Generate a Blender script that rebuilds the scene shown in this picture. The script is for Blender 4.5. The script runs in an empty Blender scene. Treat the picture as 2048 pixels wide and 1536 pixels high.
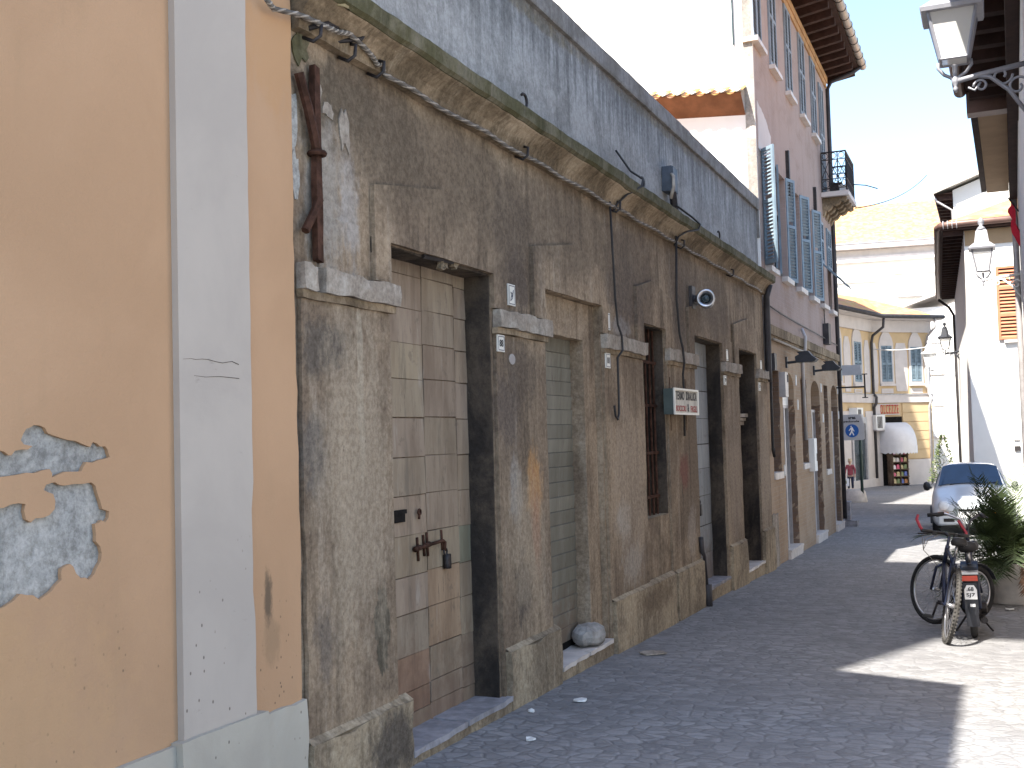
import bpy, math, random
from mathutils import Vector, Matrix, noise, geometry
R = math.radians
sc = bpy.context.scene
COL = sc.collection
# ------------------------------------------------------------------ camera
F_PX, D, CZ = 2250.0, 3.1, 1.70          # focal length in photo pixels, wall distance, eye height
def _rot(a, b, c):
    cx, sx, cy, sy, cz, sz = math.cos(a), math.sin(a), math.cos(b), math.sin(b), math.cos(c), math.sin(c)
    yaw = Matrix(((cy, 0, sy), (0, 1, 0), (-sy, 0, cy)))
    pit = Matrix(((1, 0, 0), (0, cx, -sx), (0, sx, cx)))
    rol = Matrix(((cz, -sz, 0), (sz, cz, 0), (0, 0, 1)))
    return rol @ pit @ yaw
RM = _rot(-0.04707117, -2.73994593, -0.02783187)
if RM[2][2] < 0:
    RM = RM @ Matrix(((-1, 0, 0), (0, 1, 0), (0, 0, -1)))
cam_d = bpy.data.cameras.new('camera'); cam = bpy.data.objects.new('camera', cam_d); COL.objects.link(cam)
ax = Vector((RM[0][0], RM[0][2], -RM[0][1])); ay = -Vector((RM[1][0], RM[1][2], -RM[1][1])); az = -Vector((RM[2][0], RM[2][2], -RM[2][1]))
cm = Matrix((ax, ay, az)).transposed().to_4x4(); cm.translation = (0, 0, CZ); cam.matrix_world = cm
cam_d.sensor_width = 36; cam_d.lens = F_PX / 2048 * 36; cam_d.clip_start = .05; cam_d.clip_end = 2000
sc.camera = cam
def ray(px, py):
    c = Vector(((px - 1024) / F_PX, (py - 768) / F_PX, 1)); w = RM.transposed() @ c
    return Vector((w.x, w.z, -w.y))
def W(px, py, X=-D):                       # (Y, Z) on the wall plane X
    r = ray(px, py); k = X / r.x
    return (r.y * k, r.z * k + CZ)
def AY(px, py, Y):                         # (X, Z) on the plane Y
    r = ray(px, py); k = Y / r.y
    return (r.x * k, r.z * k + CZ)
# ------------------------------------------------------------------ world, sun, exposure
SUN = Vector((-.265, -.74, 1.0)).normalized()      # direction towards the sun
sw = bpy.data.worlds.new('World'); sc.world = sw; sw.use_nodes = True
wn = sw.node_tree.nodes; wl = sw.node_tree.links
sky = wn.new('ShaderNodeTexSky'); sky.sky_type = 'NISHITA'; sky.sun_disc = False
sky.sun_elevation = math.asin(SUN.z); sky.sun_rotation = math.atan2(SUN.x, SUN.y) % (2 * math.pi)
sky.air_density = 1.1; sky.dust_density = 1.0; sky.ozone_density = 1.6
wl.new(sky.outputs[0], wn['Background'].inputs[0]); wn['Background'].inputs[1].default_value = .115
sl = bpy.data.lights.new('sun', 'SUN'); sun = bpy.data.objects.new('sun', sl); COL.objects.link(sun)
sl.energy = 5.0; sl.angle = R(.53); sl.color = (1, .95, .86)
sun.rotation_euler = SUN.to_track_quat('Z', 'Y').to_euler()
sc.view_settings.view_transform = 'Standard'; sc.view_settings.look = 'None'
sc.view_settings.exposure = 1.85; sc.view_settings.gamma = 1
sc.cycles.use_denoising = True; sc.cycles.max_bounces = 8; sc.cycles.diffuse_bounces = 5
sc.cycles.sample_clamp_indirect = 8

# ------------------------------------------------------------------ material helpers
class NT:
    def __init__(s, name, rough=.9, spec=.25):
        s.m = bpy.data.materials.new(name); s.m.use_nodes = True
        s.n = s.m.node_tree.nodes; s.l = s.m.node_tree.links; s.b = s.n['Principled BSDF']
        s.b.inputs['Roughness'].default_value = rough; s.b.inputs['Specular IOR Level'].default_value = spec
    def set(s, sock, v):
        if isinstance(v, bpy.types.NodeSocket): s.l.new(v, sock)
        elif v is not None:
            if hasattr(sock.default_value, '__len__') and hasattr(v, '__len__') and len(sock.default_value) == 4 and len(v) == 3: v = (*v, 1)
            sock.default_value = v
    def pos(s): return s.n.new('ShaderNodeNewGeometry').outputs['Position']
    def obj(s): return s.n.new('ShaderNodeTexCoord').outputs['Object']
    def scale(s, v, k):
        q = s.n.new('ShaderNodeVectorMath'); q.operation = 'MULTIPLY'; s.l.new(v, q.inputs[0]); q.inputs[1].default_value = k; return q.outputs[0]
    def noise(s, v, sc_=1, det=4, rough=.6, dist=0):
        q = s.n.new('ShaderNodeTexNoise'); s.l.new(v, q.inputs['Vector']); q.inputs['Scale'].default_value = sc_
        q.inputs['Detail'].default_value = det; q.inputs['Roughness'].default_value = rough; q.inputs['Distortion'].default_value = dist; return q.outputs[0]
    def vor(s, v, sc_=1, feature='F1', out='Distance', rnd=1):
        q = s.n.new('ShaderNodeTexVoronoi'); q.feature = feature; s.l.new(v, q.inputs['Vector']); q.inputs['Scale'].default_value = sc_
        q.inputs['Randomness'].default_value = rnd; return q.outputs[out]
    def math(s, op, a, b=None, c=None, clamp=False):
        q = s.n.new('ShaderNodeMath'); q.operation = op; q.use_clamp = clamp; s.set(q.inputs[0], a)
        if b is not None: s.set(q.inputs[1], b)
        if c is not None: s.set(q.inputs[2], c)
        return q.outputs[0]
    def step(s, v, a, b):                 # smooth ramp of v from a to b -> 0..1
        q = s.n.new('ShaderNodeMapRange'); q.interpolation_type = 'SMOOTHSTEP'; s.set(q.inputs[0], v)
        q.inputs[1].default_value = a; q.inputs[2].default_value = b; return q.outputs[0]
    def mix(s, f, a, b, mode='MIX'):
        q = s.n.new('ShaderNodeMix'); q.data_type = 'RGBA'; q.blend_type = mode; s.set(q.inputs[0], f); s.set(q.inputs[6], a); s.set(q.inputs[7], b); return q.outputs[2]
    def xyz(s, v):
        q = s.n.new('ShaderNodeSeparateXYZ'); s.l.new(v, q.inputs[0]); return q.outputs
    def comb(s, x, y, z):
        q = s.n.new('ShaderNodeCombineXYZ'); s.set(q.inputs[0], x); s.set(q.inputs[1], y); s.set(q.inputs[2], z); return q.outputs[0]
    def attr(s, name):
        q = s.n.new('ShaderNodeAttribute'); q.attribute_name = name; return q.outputs['Color']
    def bump(s, h, strength=.3, dist=.01):
        q = s.n.new('ShaderNodeBump'); s.set(q.inputs['Height'], h); q.inputs['Strength'].default_value = strength; q.inputs['Distance'].default_value = dist
        s.l.new(q.outputs[0], s.b.inputs['Normal'])
    def col(s, c): s.set(s.b.inputs['Base Color'], c); return s.m
    def spot(s, base, P, y, z, ry, rz, colr, k=1.0, edge=.8, seed=0):   # a stain of its own shape on a wall seen from X
        x = s.xyz(P)
        dy = s.math('MULTIPLY', s.math('SUBTRACT', x[1], y), 1 / ry); dz = s.math('MULTIPLY', s.math('SUBTRACT', x[2], z), 1 / rz)
        r = s.math('SQRT', s.math('ADD', s.math('MULTIPLY', dy, dy), s.math('MULTIPLY', dz, dz)))
        n = s.noise(s.scale(P, (1, 7 / (1 + ry), 4 / (1 + rz))), 1.8, 10, .74)
        r = s.math('ADD', r, s.math('MULTIPLY', s.math('SUBTRACT', n, .5), 2.6))
        f = s.math('MULTIPLY', s.step(r, 1 + edge * .3, 1 - edge * .7), k)
        return s.mix(f, base, colr)

def simple(name, c, rough=.6, spec=.3, metal=0, var=.12, sc_=8, bump=0, wpos=False):
    t = NT(name, rough, spec); P = t.pos() if wpos else t.obj(); n = t.noise(P, sc_, 5)
    a = tuple(x * (1 - var) for x in c); b = tuple(min(1, x * (1 + var)) for x in c)
    t.col(t.mix(t.step(n, .3, .7), a, b)); t.b.inputs['Metallic'].default_value = metal
    if bump: t.bump(n, bump, .005)
    return t.m
def wallmat(name, base, dark, light, streak=.6, drips=.3, blotch=1.1, rough=.92, bump=.35, spots=(), fine=.25, run=0, pocks=.5):
    t = NT(name, rough, .15); P = t.pos()
    n1 = t.noise(P, blotch, 9, .66, .5); n2 = t.noise(t.scale(P, (3, 7.5, .6)), 1.0, 8, .68, .15)
    n3 = t.noise(t.scale(P, (16, 20, 1.9)), 1.0, 6, .75); n4 = t.noise(P, 26, 8, .78); n5 = t.noise(t.scale(P, (1, 1.3, .9)), 3.6, 10, .74, .3); n6 = t.noise(t.scale(P, (1, 1.6, .8)), 9, 8, .75, .2)
    dd = tuple(x * .5 for x in dark)
    c = t.mix(t.step(n1, .40, .60), dark, base)
    c = t.mix(t.math('MULTIPLY', t.step(n2, .50, .66), streak), c, dd)
    c = t.mix(t.math('MULTIPLY', t.step(n2, .46, .32), streak * .75), c, light)
    c = t.mix(t.math('MULTIPLY', t.step(n3, .60, .70), drips), c, light)
    c = t.mix(t.math('MULTIPLY', t.step(n3, .40, .30), drips * .9), c, dd)
    c = t.mix(t.math('MULTIPLY', t.step(n5, .56, .64), .55), c, dark)
    c = t.mix(t.math('MULTIPLY', t.step(n6, .60, .68), .30), c, dd); c = t.mix(t.math('MULTIPLY', t.step(n6, .38, .31), .35), c, light)
    for s_ in spots: c = t.spot(c, P, *s_)
    if run:                                   # rain runs below an edge at height run, with a ragged lower end
        z = t.xyz(P)[2]; q = t.noise(t.scale(P, (2, 11, .45)), 1.0, 7, .7); f = t.math('ADD', t.math('MULTIPLY', t.math('SUBTRACT', z, run), 1.15), t.math('MULTIPLY', t.math('SUBTRACT', q, .5), 3.4))
        c = t.mix(t.math('MULTIPLY', t.step(f, -.35, .12), .6), c, tuple(x * .45 for x in dark))
    v = t.vor(t.scale(P, (1, 1, .75)), 13); c = t.mix(t.math('MULTIPLY', t.math('MULTIPLY', t.step(v, .10, .05), t.step(t.noise(P, 2.3, 4), .5, .6)), pocks), c, dd)
    c = t.mix(fine, c, t.mix(t.step(n4, .3, .7), (.0, .0, .0), (1, 1, 1)), 'SOFT_LIGHT')
    t.bump(t.math('ADD', n4, t.math('ADD', t.math('MULTIPLY', n5, 1.6), n6)), bump, .014)
    return t.col(c)

M = {}
# the old grey facade: sooty cement render with runs, scars and patches of its own
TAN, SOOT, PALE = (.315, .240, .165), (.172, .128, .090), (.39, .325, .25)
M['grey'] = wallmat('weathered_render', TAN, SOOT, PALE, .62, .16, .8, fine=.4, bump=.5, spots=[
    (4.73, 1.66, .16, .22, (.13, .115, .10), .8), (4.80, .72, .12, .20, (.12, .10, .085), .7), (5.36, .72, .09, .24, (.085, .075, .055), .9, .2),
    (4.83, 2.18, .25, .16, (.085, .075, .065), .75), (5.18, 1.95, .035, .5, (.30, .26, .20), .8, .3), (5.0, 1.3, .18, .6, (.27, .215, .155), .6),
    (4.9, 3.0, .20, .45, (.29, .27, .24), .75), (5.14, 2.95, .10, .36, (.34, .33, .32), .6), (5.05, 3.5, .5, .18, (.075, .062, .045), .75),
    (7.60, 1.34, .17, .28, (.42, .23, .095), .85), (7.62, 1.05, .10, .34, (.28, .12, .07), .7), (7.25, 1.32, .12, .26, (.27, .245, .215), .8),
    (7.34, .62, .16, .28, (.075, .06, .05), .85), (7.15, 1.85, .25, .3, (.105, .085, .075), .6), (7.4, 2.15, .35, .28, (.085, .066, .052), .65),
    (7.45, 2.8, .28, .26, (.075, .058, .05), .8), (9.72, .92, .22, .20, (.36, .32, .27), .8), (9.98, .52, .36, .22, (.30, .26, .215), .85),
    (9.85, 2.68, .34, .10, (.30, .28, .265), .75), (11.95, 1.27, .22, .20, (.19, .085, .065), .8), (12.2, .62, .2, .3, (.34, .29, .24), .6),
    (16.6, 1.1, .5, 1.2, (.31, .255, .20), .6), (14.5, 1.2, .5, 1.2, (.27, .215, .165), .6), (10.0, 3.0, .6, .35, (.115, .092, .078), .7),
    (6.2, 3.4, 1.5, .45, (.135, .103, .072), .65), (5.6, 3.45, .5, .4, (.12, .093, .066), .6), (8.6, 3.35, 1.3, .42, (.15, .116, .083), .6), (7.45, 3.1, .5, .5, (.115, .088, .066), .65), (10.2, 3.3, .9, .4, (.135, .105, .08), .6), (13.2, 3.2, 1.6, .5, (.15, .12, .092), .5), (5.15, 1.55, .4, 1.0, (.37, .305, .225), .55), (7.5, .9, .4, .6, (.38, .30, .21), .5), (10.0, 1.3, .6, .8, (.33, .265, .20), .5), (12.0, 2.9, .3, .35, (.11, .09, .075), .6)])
M['greybase'] = wallmat('weathered_base_render', (.37, .295, .20), (.21, .165, .115), (.42, .36, .27), .5, .35, 1.6, fine=.45, bump=.5, spots=[
    (5.4, .06, .3, .2, (.07, .06, .052), .8), (10.6, .12, .7, .16, (.14, .10, .065), .7)])
M['capital'] = wallmat('worn_capital_stone', (.36, .32, .27), (.26, .22, .18), (.45, .41, .36), .45, .25, 2.2, fine=.4)
M['cornice'] = wallmat('stained_cornice_render', (.29, .22, .145), (.14, .105, .068), (.46, .38, .28), .45, .2, 1.5, fine=.4, spots=[
    (7.3, 3.9, .35, .09, (.42, .33, .23), .8), (8.4, 3.9, .2, .1, (.38, .31, .22), .6), (9.6, 3.9, .3, .1, (.42, .33, .23), .7), (11.6, 3.9, .6, .1, (.40, .32, .22), .6)])
M['fascia'] = wallmat('mossy_cornice_edge', (.145, .13, .085), (.085, .078, .04), (.24, .21, .17), .5, .3, 3)
M['parapet'] = wallmat('grey_parapet_render', (.37, .36, .345), (.27, .262, .25), (.43, .42, .41), .40, .15, 1.6, fine=.4, run=4.93, spots=[(8.0, 4.96, 1.2, .06, (.20, .145, .06), .6), (11.5, 4.97, 2.5, .05, (.20, .15, .07), .5)])
M['coping'] = wallmat('parapet_coping', (.27, .255, .24), (.19, .175, .155), (.33, .32, .305), .4, .2, 2)
M['jamb'] = wallmat('dark_jamb_render', (.085, .066, .050), (.032, .027, .024), (.13, .105, .085), .6, .15, 1.3)
# yellow house
def yellowmat():
    t = NT('ochre_plaster', .9, .15); P = t.pos(); n1 = t.noise(P, 1.3, 4, .5, .5); n2 = t.noise(t.scale(P, (1, 5, .7)), 1.5, 4); n4 = t.noise(P, 60, 4, .7)
    c = t.mix(t.step(n1, .3, .7), (.425, .266, .156), (.470, .298, .178)); c = t.mix(t.math('MULTIPLY', t.step(n2, .55, .75), .30), c, (.385, .255, .15))
    v = t.vor(t.scale(P, (.3, 1, .8)), 24); z = t.xyz(P)[2]
    lo = t.step(t.math('ADD', z, t.math('MULTIPLY', n1, 1.2)), 1.75, 1.0)
    f = t.math('MULTIPLY', t.step(v, .15, .09), t.math('MULTIPLY', lo, t.step(t.noise(P, 5, 3), .42, .54)))
    c = t.mix(t.math('MULTIPLY', f, .85), c, (.09, .07, .055))
    c = t.spot(c, P, 4.33, .98, .035, .12, (.13, .095, .065), .9); c = t.spot(c, P, 4.36, .8, .07, .10, (.30, .20, .12), .7); c = t.spot(c, P, 2.6, .75, .8, .5, (.52, .33, .17), .35)
    c = t.spot(c, P, 4.45, 3.6, .3, .35, (.47, .27, .13), .5)
    t.bump(t.math('ADD', n4, t.math('MULTIPLY', t.noise(P, 7, 5), 2)), .4, .006); return t.col(c)
M['yellow'] = yellowmat()
def pilmat(name, base, dk):
    t = NT(name, .88, .15); P = t.pos(); n1 = t.noise(P, 1.7, 5, .6, .5); n4 = t.noise(P, 50, 4, .7)
    c = t.mix(t.step(n1, .3, .7), dk, base); v = t.vor(t.scale(P, (.3, 1, .7)), 21); z = t.xyz(P)[2]
    f = t.math('MULTIPLY', t.step(v, .13, .08), t.math('MULTIPLY', t.step(z, 1.45, .9), t.step(t.noise(P, 4, 3), .38, .52)))
    c = t.mix(t.math('MULTIPLY', f, .8), c, (.10, .085, .07)); c = t.mix(t.math('MULTIPLY', t.step(t.noise(t.scale(P, (1, 2.5, 8)), 1.5, 5, .7), .66, .76), .35), c, (.2, .18, .16))
    t.bump(n4, .25, .004); return t.col(c)
M['pilaster'] = pilmat('pale_grey_pilaster_paint', (.45, .40, .348), (.405, .36, .315)); M['yplinth'] = pilmat('pale_base_paint', (.44, .41, .345), (.38, .35, .295))
M['render'] = wallmat('bare_grey_render', (.46, .45, .42), (.35, .345, .325), (.54, .53, .50), .25, .4, 4, bump=.9, fine=.6)
# pink house
def brickmat(name, b1, b2, mort, plast, pk, scale=1.0, lo=.42, hi=.58, bs=.5):
    t = NT(name, .92, .12); P = t.pos(); x = t.xyz(P); v = t.comb(t.math('ADD', x[1], x[0]), x[2], 0)
    q = t.n.new('ShaderNodeTexBrick'); t.l.new(v, q.inputs['Vector']); q.inputs['Scale'].default_value = scale
    q.inputs['Brick Width'].default_value = .27; q.inputs['Row Height'].default_value = .068; q.inputs['Mortar Size'].default_value = .008
    q.inputs['Color1'].default_value = (*b1, 1); q.inputs['Color2'].default_value = (*b2, 1); q.inputs['Mortar'].default_value = (*mort, 1); q.inputs['Bias'].default_value = .1
    n1 = t.noise(P, 1.3, 6, .65, .5); n2 = t.noise(t.scale(P, (2, 5, .6)), 1.2, 5); n4 = t.noise(P, 22, 5, .7)
    c = t.mix(t.step(n4, .3, .75), q.outputs[0], tuple(a * .8 for a in b1)); c = t.mix(t.math('MULTIPLY', t.step(n1, lo, hi), pk), c, plast)
    c = t.mix(t.math('MULTIPLY', t.step(n2, .55, .75), .35), c, tuple(a * .55 for a in b1)); c = t.mix(t.math('MULTIPLY', t.step(n4, .62, .75), .4), c, tuple(min(1, a * 1.35) for a in plast))
    t.bump(t.math('ADD', t.math('MULTIPLY', q.outputs[1], -1), n4), bs, .012); return t.col(c)
M['brick'] = brickmat('tan_brickwork', (.38, .27, .18), (.32, .22, .145), (.36, .30, .235), (.40, .315, .235), .6)
M['pink'] = brickmat('pink_washed_brickwork', (.36, .265, .225), (.31, .225, .19), (.35, .29, .26), (.385, .30, .265), .8, lo=.33, hi=.55, bs=.35)
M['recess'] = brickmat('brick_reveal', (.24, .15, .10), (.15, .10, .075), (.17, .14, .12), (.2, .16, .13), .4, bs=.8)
M['white'] = simple('white_limewash', (.80, .78, .74), .9, .1, var=.04, sc_=1.5, wpos=True)
M['greystrip'] = wallmat('grey_corner_render', (.33, .31, .28), (.22, .20, .18), (.4, .38, .35), .4, .2)
M['marble'] = simple('pale_marble_sill', (.58, .53, .49), .55, .35, var=.12, sc_=6, wpos=True)
M['stone'] = simple('worn_step_stone', (.26, .25, .26), .8, .2, var=.25, sc_=9, bump=.4, wpos=True)
M['iron'] = simple('dark_iron', (.035, .03, .03), .55, .4, .4, .3, 20)
M['rust'] = simple('rusty_iron', (.062, .030, .020), .88, .15, .1, .5, 14, .4, wpos=True)
M['cable'] = simple('grey_cable_sheath', (.13, .115, .10), .7, .3, 0, .35, 14, wpos=True)
M['cablelight'] = simple('pale_cable', (.34, .30, .255), .7, .3, 0, .2, 14, wpos=True)
M['blackcable'] = simple('black_cable', (.03, .028, .028), .6, .3, 0, .2, 9)
M['shutter'] = simple('blue_grey_shutter_paint', (.185, .245, .29), .6, .3, 0, .14, 5, wpos=True)
M['shutterdull'] = simple('dull_blue_shutter_paint', (.23, .26, .29), .7, .25, 0, .16, 5, wpos=True)
M['white_metal'] = simple('white_enamel', (.72, .72, .70), .45, .4, 0, .05, 4)
M['plate'] = simple('white_plaque_enamel', (.66, .64, .58), .45, .4, 0, .06, 14, wpos=True)
M['ink'] = simple('black_lettering', (.025, .025, .028), .6, .3, 0, .1)
M['redink'] = simple('faded_red_lettering', (.28, .045, .04), .6, .3, 0, .2)
M['inkgrey'] = simple('grey_lettering', (.13, .13, .15), .6, .3, 0, .2)
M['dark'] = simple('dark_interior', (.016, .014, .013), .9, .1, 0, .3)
M['wood'] = wallmat('old_brown_door_wood', (.15, .105, .075), (.075, .052, .038), (.21, .16, .125), .7, .4, 2.5)
M['eavewood'] = simple('dark_eave_timber', (.042, .022, .018), .8, .2, 0, .3, 6, wpos=True)
M['eavewarm'] = simple('ochre_eave_band', (.42, .24, .11), .85, .2, 0, .2, 4, wpos=True)
M['gutter'] = simple('brown_copper_gutter', (.13, .075, .06), .5, .45, .3, .2, 5, wpos=True)
M['gutterpale'] = simple('pale_zinc_gutter', (.36, .33, .29), .5, .4, .3, .15, 5, wpos=True)
M['pipe'] = simple('dark_downpipe', (.055, .05, .052), .55, .35, .2, .25, 6, wpos=True)
M['zinc'] = simple('zinc_pipe', (.42, .40, .40), .5, .4, .3, .15, 6, wpos=True)
M['beige'] = simple('beige_soffit_boards', (.40, .275, .165), .8, .2, 0, .08, 3, wpos=True)
def tilemat():
    t = NT('terracotta_roof_tiles', .9, .12); P = t.pos(); n = t.noise(P, 2.2, 6, .7); v = t.vor(t.scale(P, (4.5, 4.5, 2)), 1, out='Color')
    c = t.mix(n, (.40, .19, .085), (.54, .32, .165)); c = t.mix(.35, c, v, 'SOFT_LIGHT'); t.bump(n, .4, .03); return t.col(c)
M['tile'] = tilemat()
M['shopyellow'] = simple('cream_yellow_stucco', (.58, .43, .255), .9, .15, 0, .06, 1.4, wpos=True)
M['shopwhite'] = simple('white_stucco_trim', (.58, .53, .50), .9, .15, 0, .06, 2, wpos=True)
M['glassdark'] = simple('dark_shop_glass', (.03, .05, .06), .15, .6, 0, .2, 3)
M['lampmetal'] = simple('grey_lamp_paint', (.30, .30, .33), .5, .4, .3, .1, 8)
M['lampblack'] = simple('black_lamp_paint', (.03, .032, .04), .5, .4, .2, .2, 8)
def glassmat(name, c, a=.35, rough=.25):
    t = NT(name, rough, .5); t.col(c); t.b.inputs['Alpha'].default_value = a; return t.m
M['lampglass'] = glassmat('milky_lamp_glass', (.78, .76, .72), .62, .5)
M['bulb'] = simple('lamp_bulb_glass', (.8, .62, .36), .3, .5, 0, .05)
def groundmat():
    t = NT('worn_stone_setts', .8, .3); P = t.pos(); n0 = t.noise(P, 1.6, 3); q = t.n.new('ShaderNodeVectorMath'); q.operation = 'ADD'
    t.l.new(P, q.inputs[0]); w = t.n.new('ShaderNodeTexNoise'); t.l.new(P, w.inputs['Vector']); w.inputs['Scale'].default_value = 3.0
    t.l.new(t.scale(w.outputs[1], (.10, .10, 0)), q.inputs[1]); v = t.scale(q.outputs[0], (8.6, 12.4, 0))
    e = t.vor(v, 1, 'DISTANCE_TO_EDGE', 'Distance', .75); cc = t.xyz(t.vor(v, 1, 'F1', 'Color', .75))[0]; n1 = t.noise(P, .55, 5, .65, .4); n3 = t.noise(P, 35, 4, .7); n2 = t.noise(P, 4, 5, .7)
    c = t.mix(t.step(n1, .3, .7), (.180, .177, .180), (.250, .247, .248)); c = t.mix(.28, c, t.mix(cc, (.1, .1, .1), (.9, .9, .9)), 'SOFT_LIGHT')
    c = t.mix(t.math('MULTIPLY', t.step(n2, .55, .68), .45), c, (.125, .125, .135)); c = t.mix(t.math('MULTIPLY', t.step(t.noise(t.scale(P, (2.2, .35, 1)), 1, 6, .7), .54, .68), .4), c, (.13, .132, .145)); c = t.mix(t.math('MULTIPLY', t.step(n2, .40, .28), .35), c, (.29, .285, .28))
    c = t.mix(t.math('MULTIPLY', t.step(e, .12, .02), t.math('MULTIPLY', t.step(n1, .3, .65), .5)), c, (.10, .098, .10)); c = t.mix(.3, c, t.mix(n3, (0, 0, 0), (1, 1, 1)), 'SOFT_LIGHT')
    t.bump(t.math('ADD', t.math('MULTIPLY', t.step(e, .0, .16), .7), t.math('ADD', n2, t.math('MULTIPLY', n3, .5))), .5, .016); return t.col(c)
M['ground'] = groundmat()
M['concrete'] = simple('pale_concrete', (.48, .45, .42), .9, .2, 0, .15, 7, .4, wpos=True)
M['tyre'] = simple('black_rubber', (.025, .024, .024), .85, .2, 0, .3, 12)
M['tyregrey'] = simple('grey_rubber', (.060, .056, .052), .9, .15, 0, .3, 12)  # lighter grey rubber for the bicycle's rear tyre and tread
M['chrome'] = simple('dull_chrome', (.50, .50, .52), .3, .5, .9, .1, 10)
M['bluepaint'] = simple('dark_blue_frame_paint', (.016, .022, .050), .35, .5, 0, .2, 6)
M['blackpl'] = simple('black_plastic', (.022, .021, .022), .5, .4, 0, .2, 9)
M['redpl'] = simple('red_anodised_grip', (.36, .03, .045), .4, .5, .1, .15, 9)
M['redlens'] = simple('red_lamp_lens', (.55, .06, .03), .3, .5, 0, .1, 9)
M['orange'] = simple('orange_indicator_lens', (.85, .28, .04), .3, .5, 0, .1, 9)
M['carpaint'] = simple('white_car_paint', (.62, .65, .68), .25, .5, 0, .03, 3); M['carpaint'].node_tree.nodes['Principled BSDF'].inputs['Coat Weight'].default_value = .5
M['carglass'] = simple('blue_windscreen_glass', (.018, .042, .085), .04, .8, 0, .15, 2)
M['headlight'] = simple('clear_headlight_lens', (.85, .87, .88), .12, .6, 0, .03)
M['frond'] = simple('dark_palm_leaf', (.052, .075, .030), .55, .35, 0, .5, 5)
M['frondlight'] = simple('yellow_green_palm_leaf', (.14, .16, .05), .6, .3, 0, .4, 5)
M['dryleaf'] = simple('dry_brown_leaf', (.13, .08, .055), .9, .15, 0, .3, 9)
M['skin'] = simple('skin', (.55, .34, .24), .6, .3, 0, .05)
M['awning'] = simple('white_awning_canvas', (.66, .66, .68), .8, .2, 0, .04, 3, wpos=True)
M['sheetgrey'] = simple('grey_sign_sheet', (.42, .43, .45), .5, .4, 0, .04)
M['signblue'] = simple('blue_sign_sheet', (.015, .10, .36), .45, .4, 0, .04)
M['signwhite'] = simple('white_sign_sheet', (.80, .80, .80), .45, .4, 0, .03)

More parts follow.
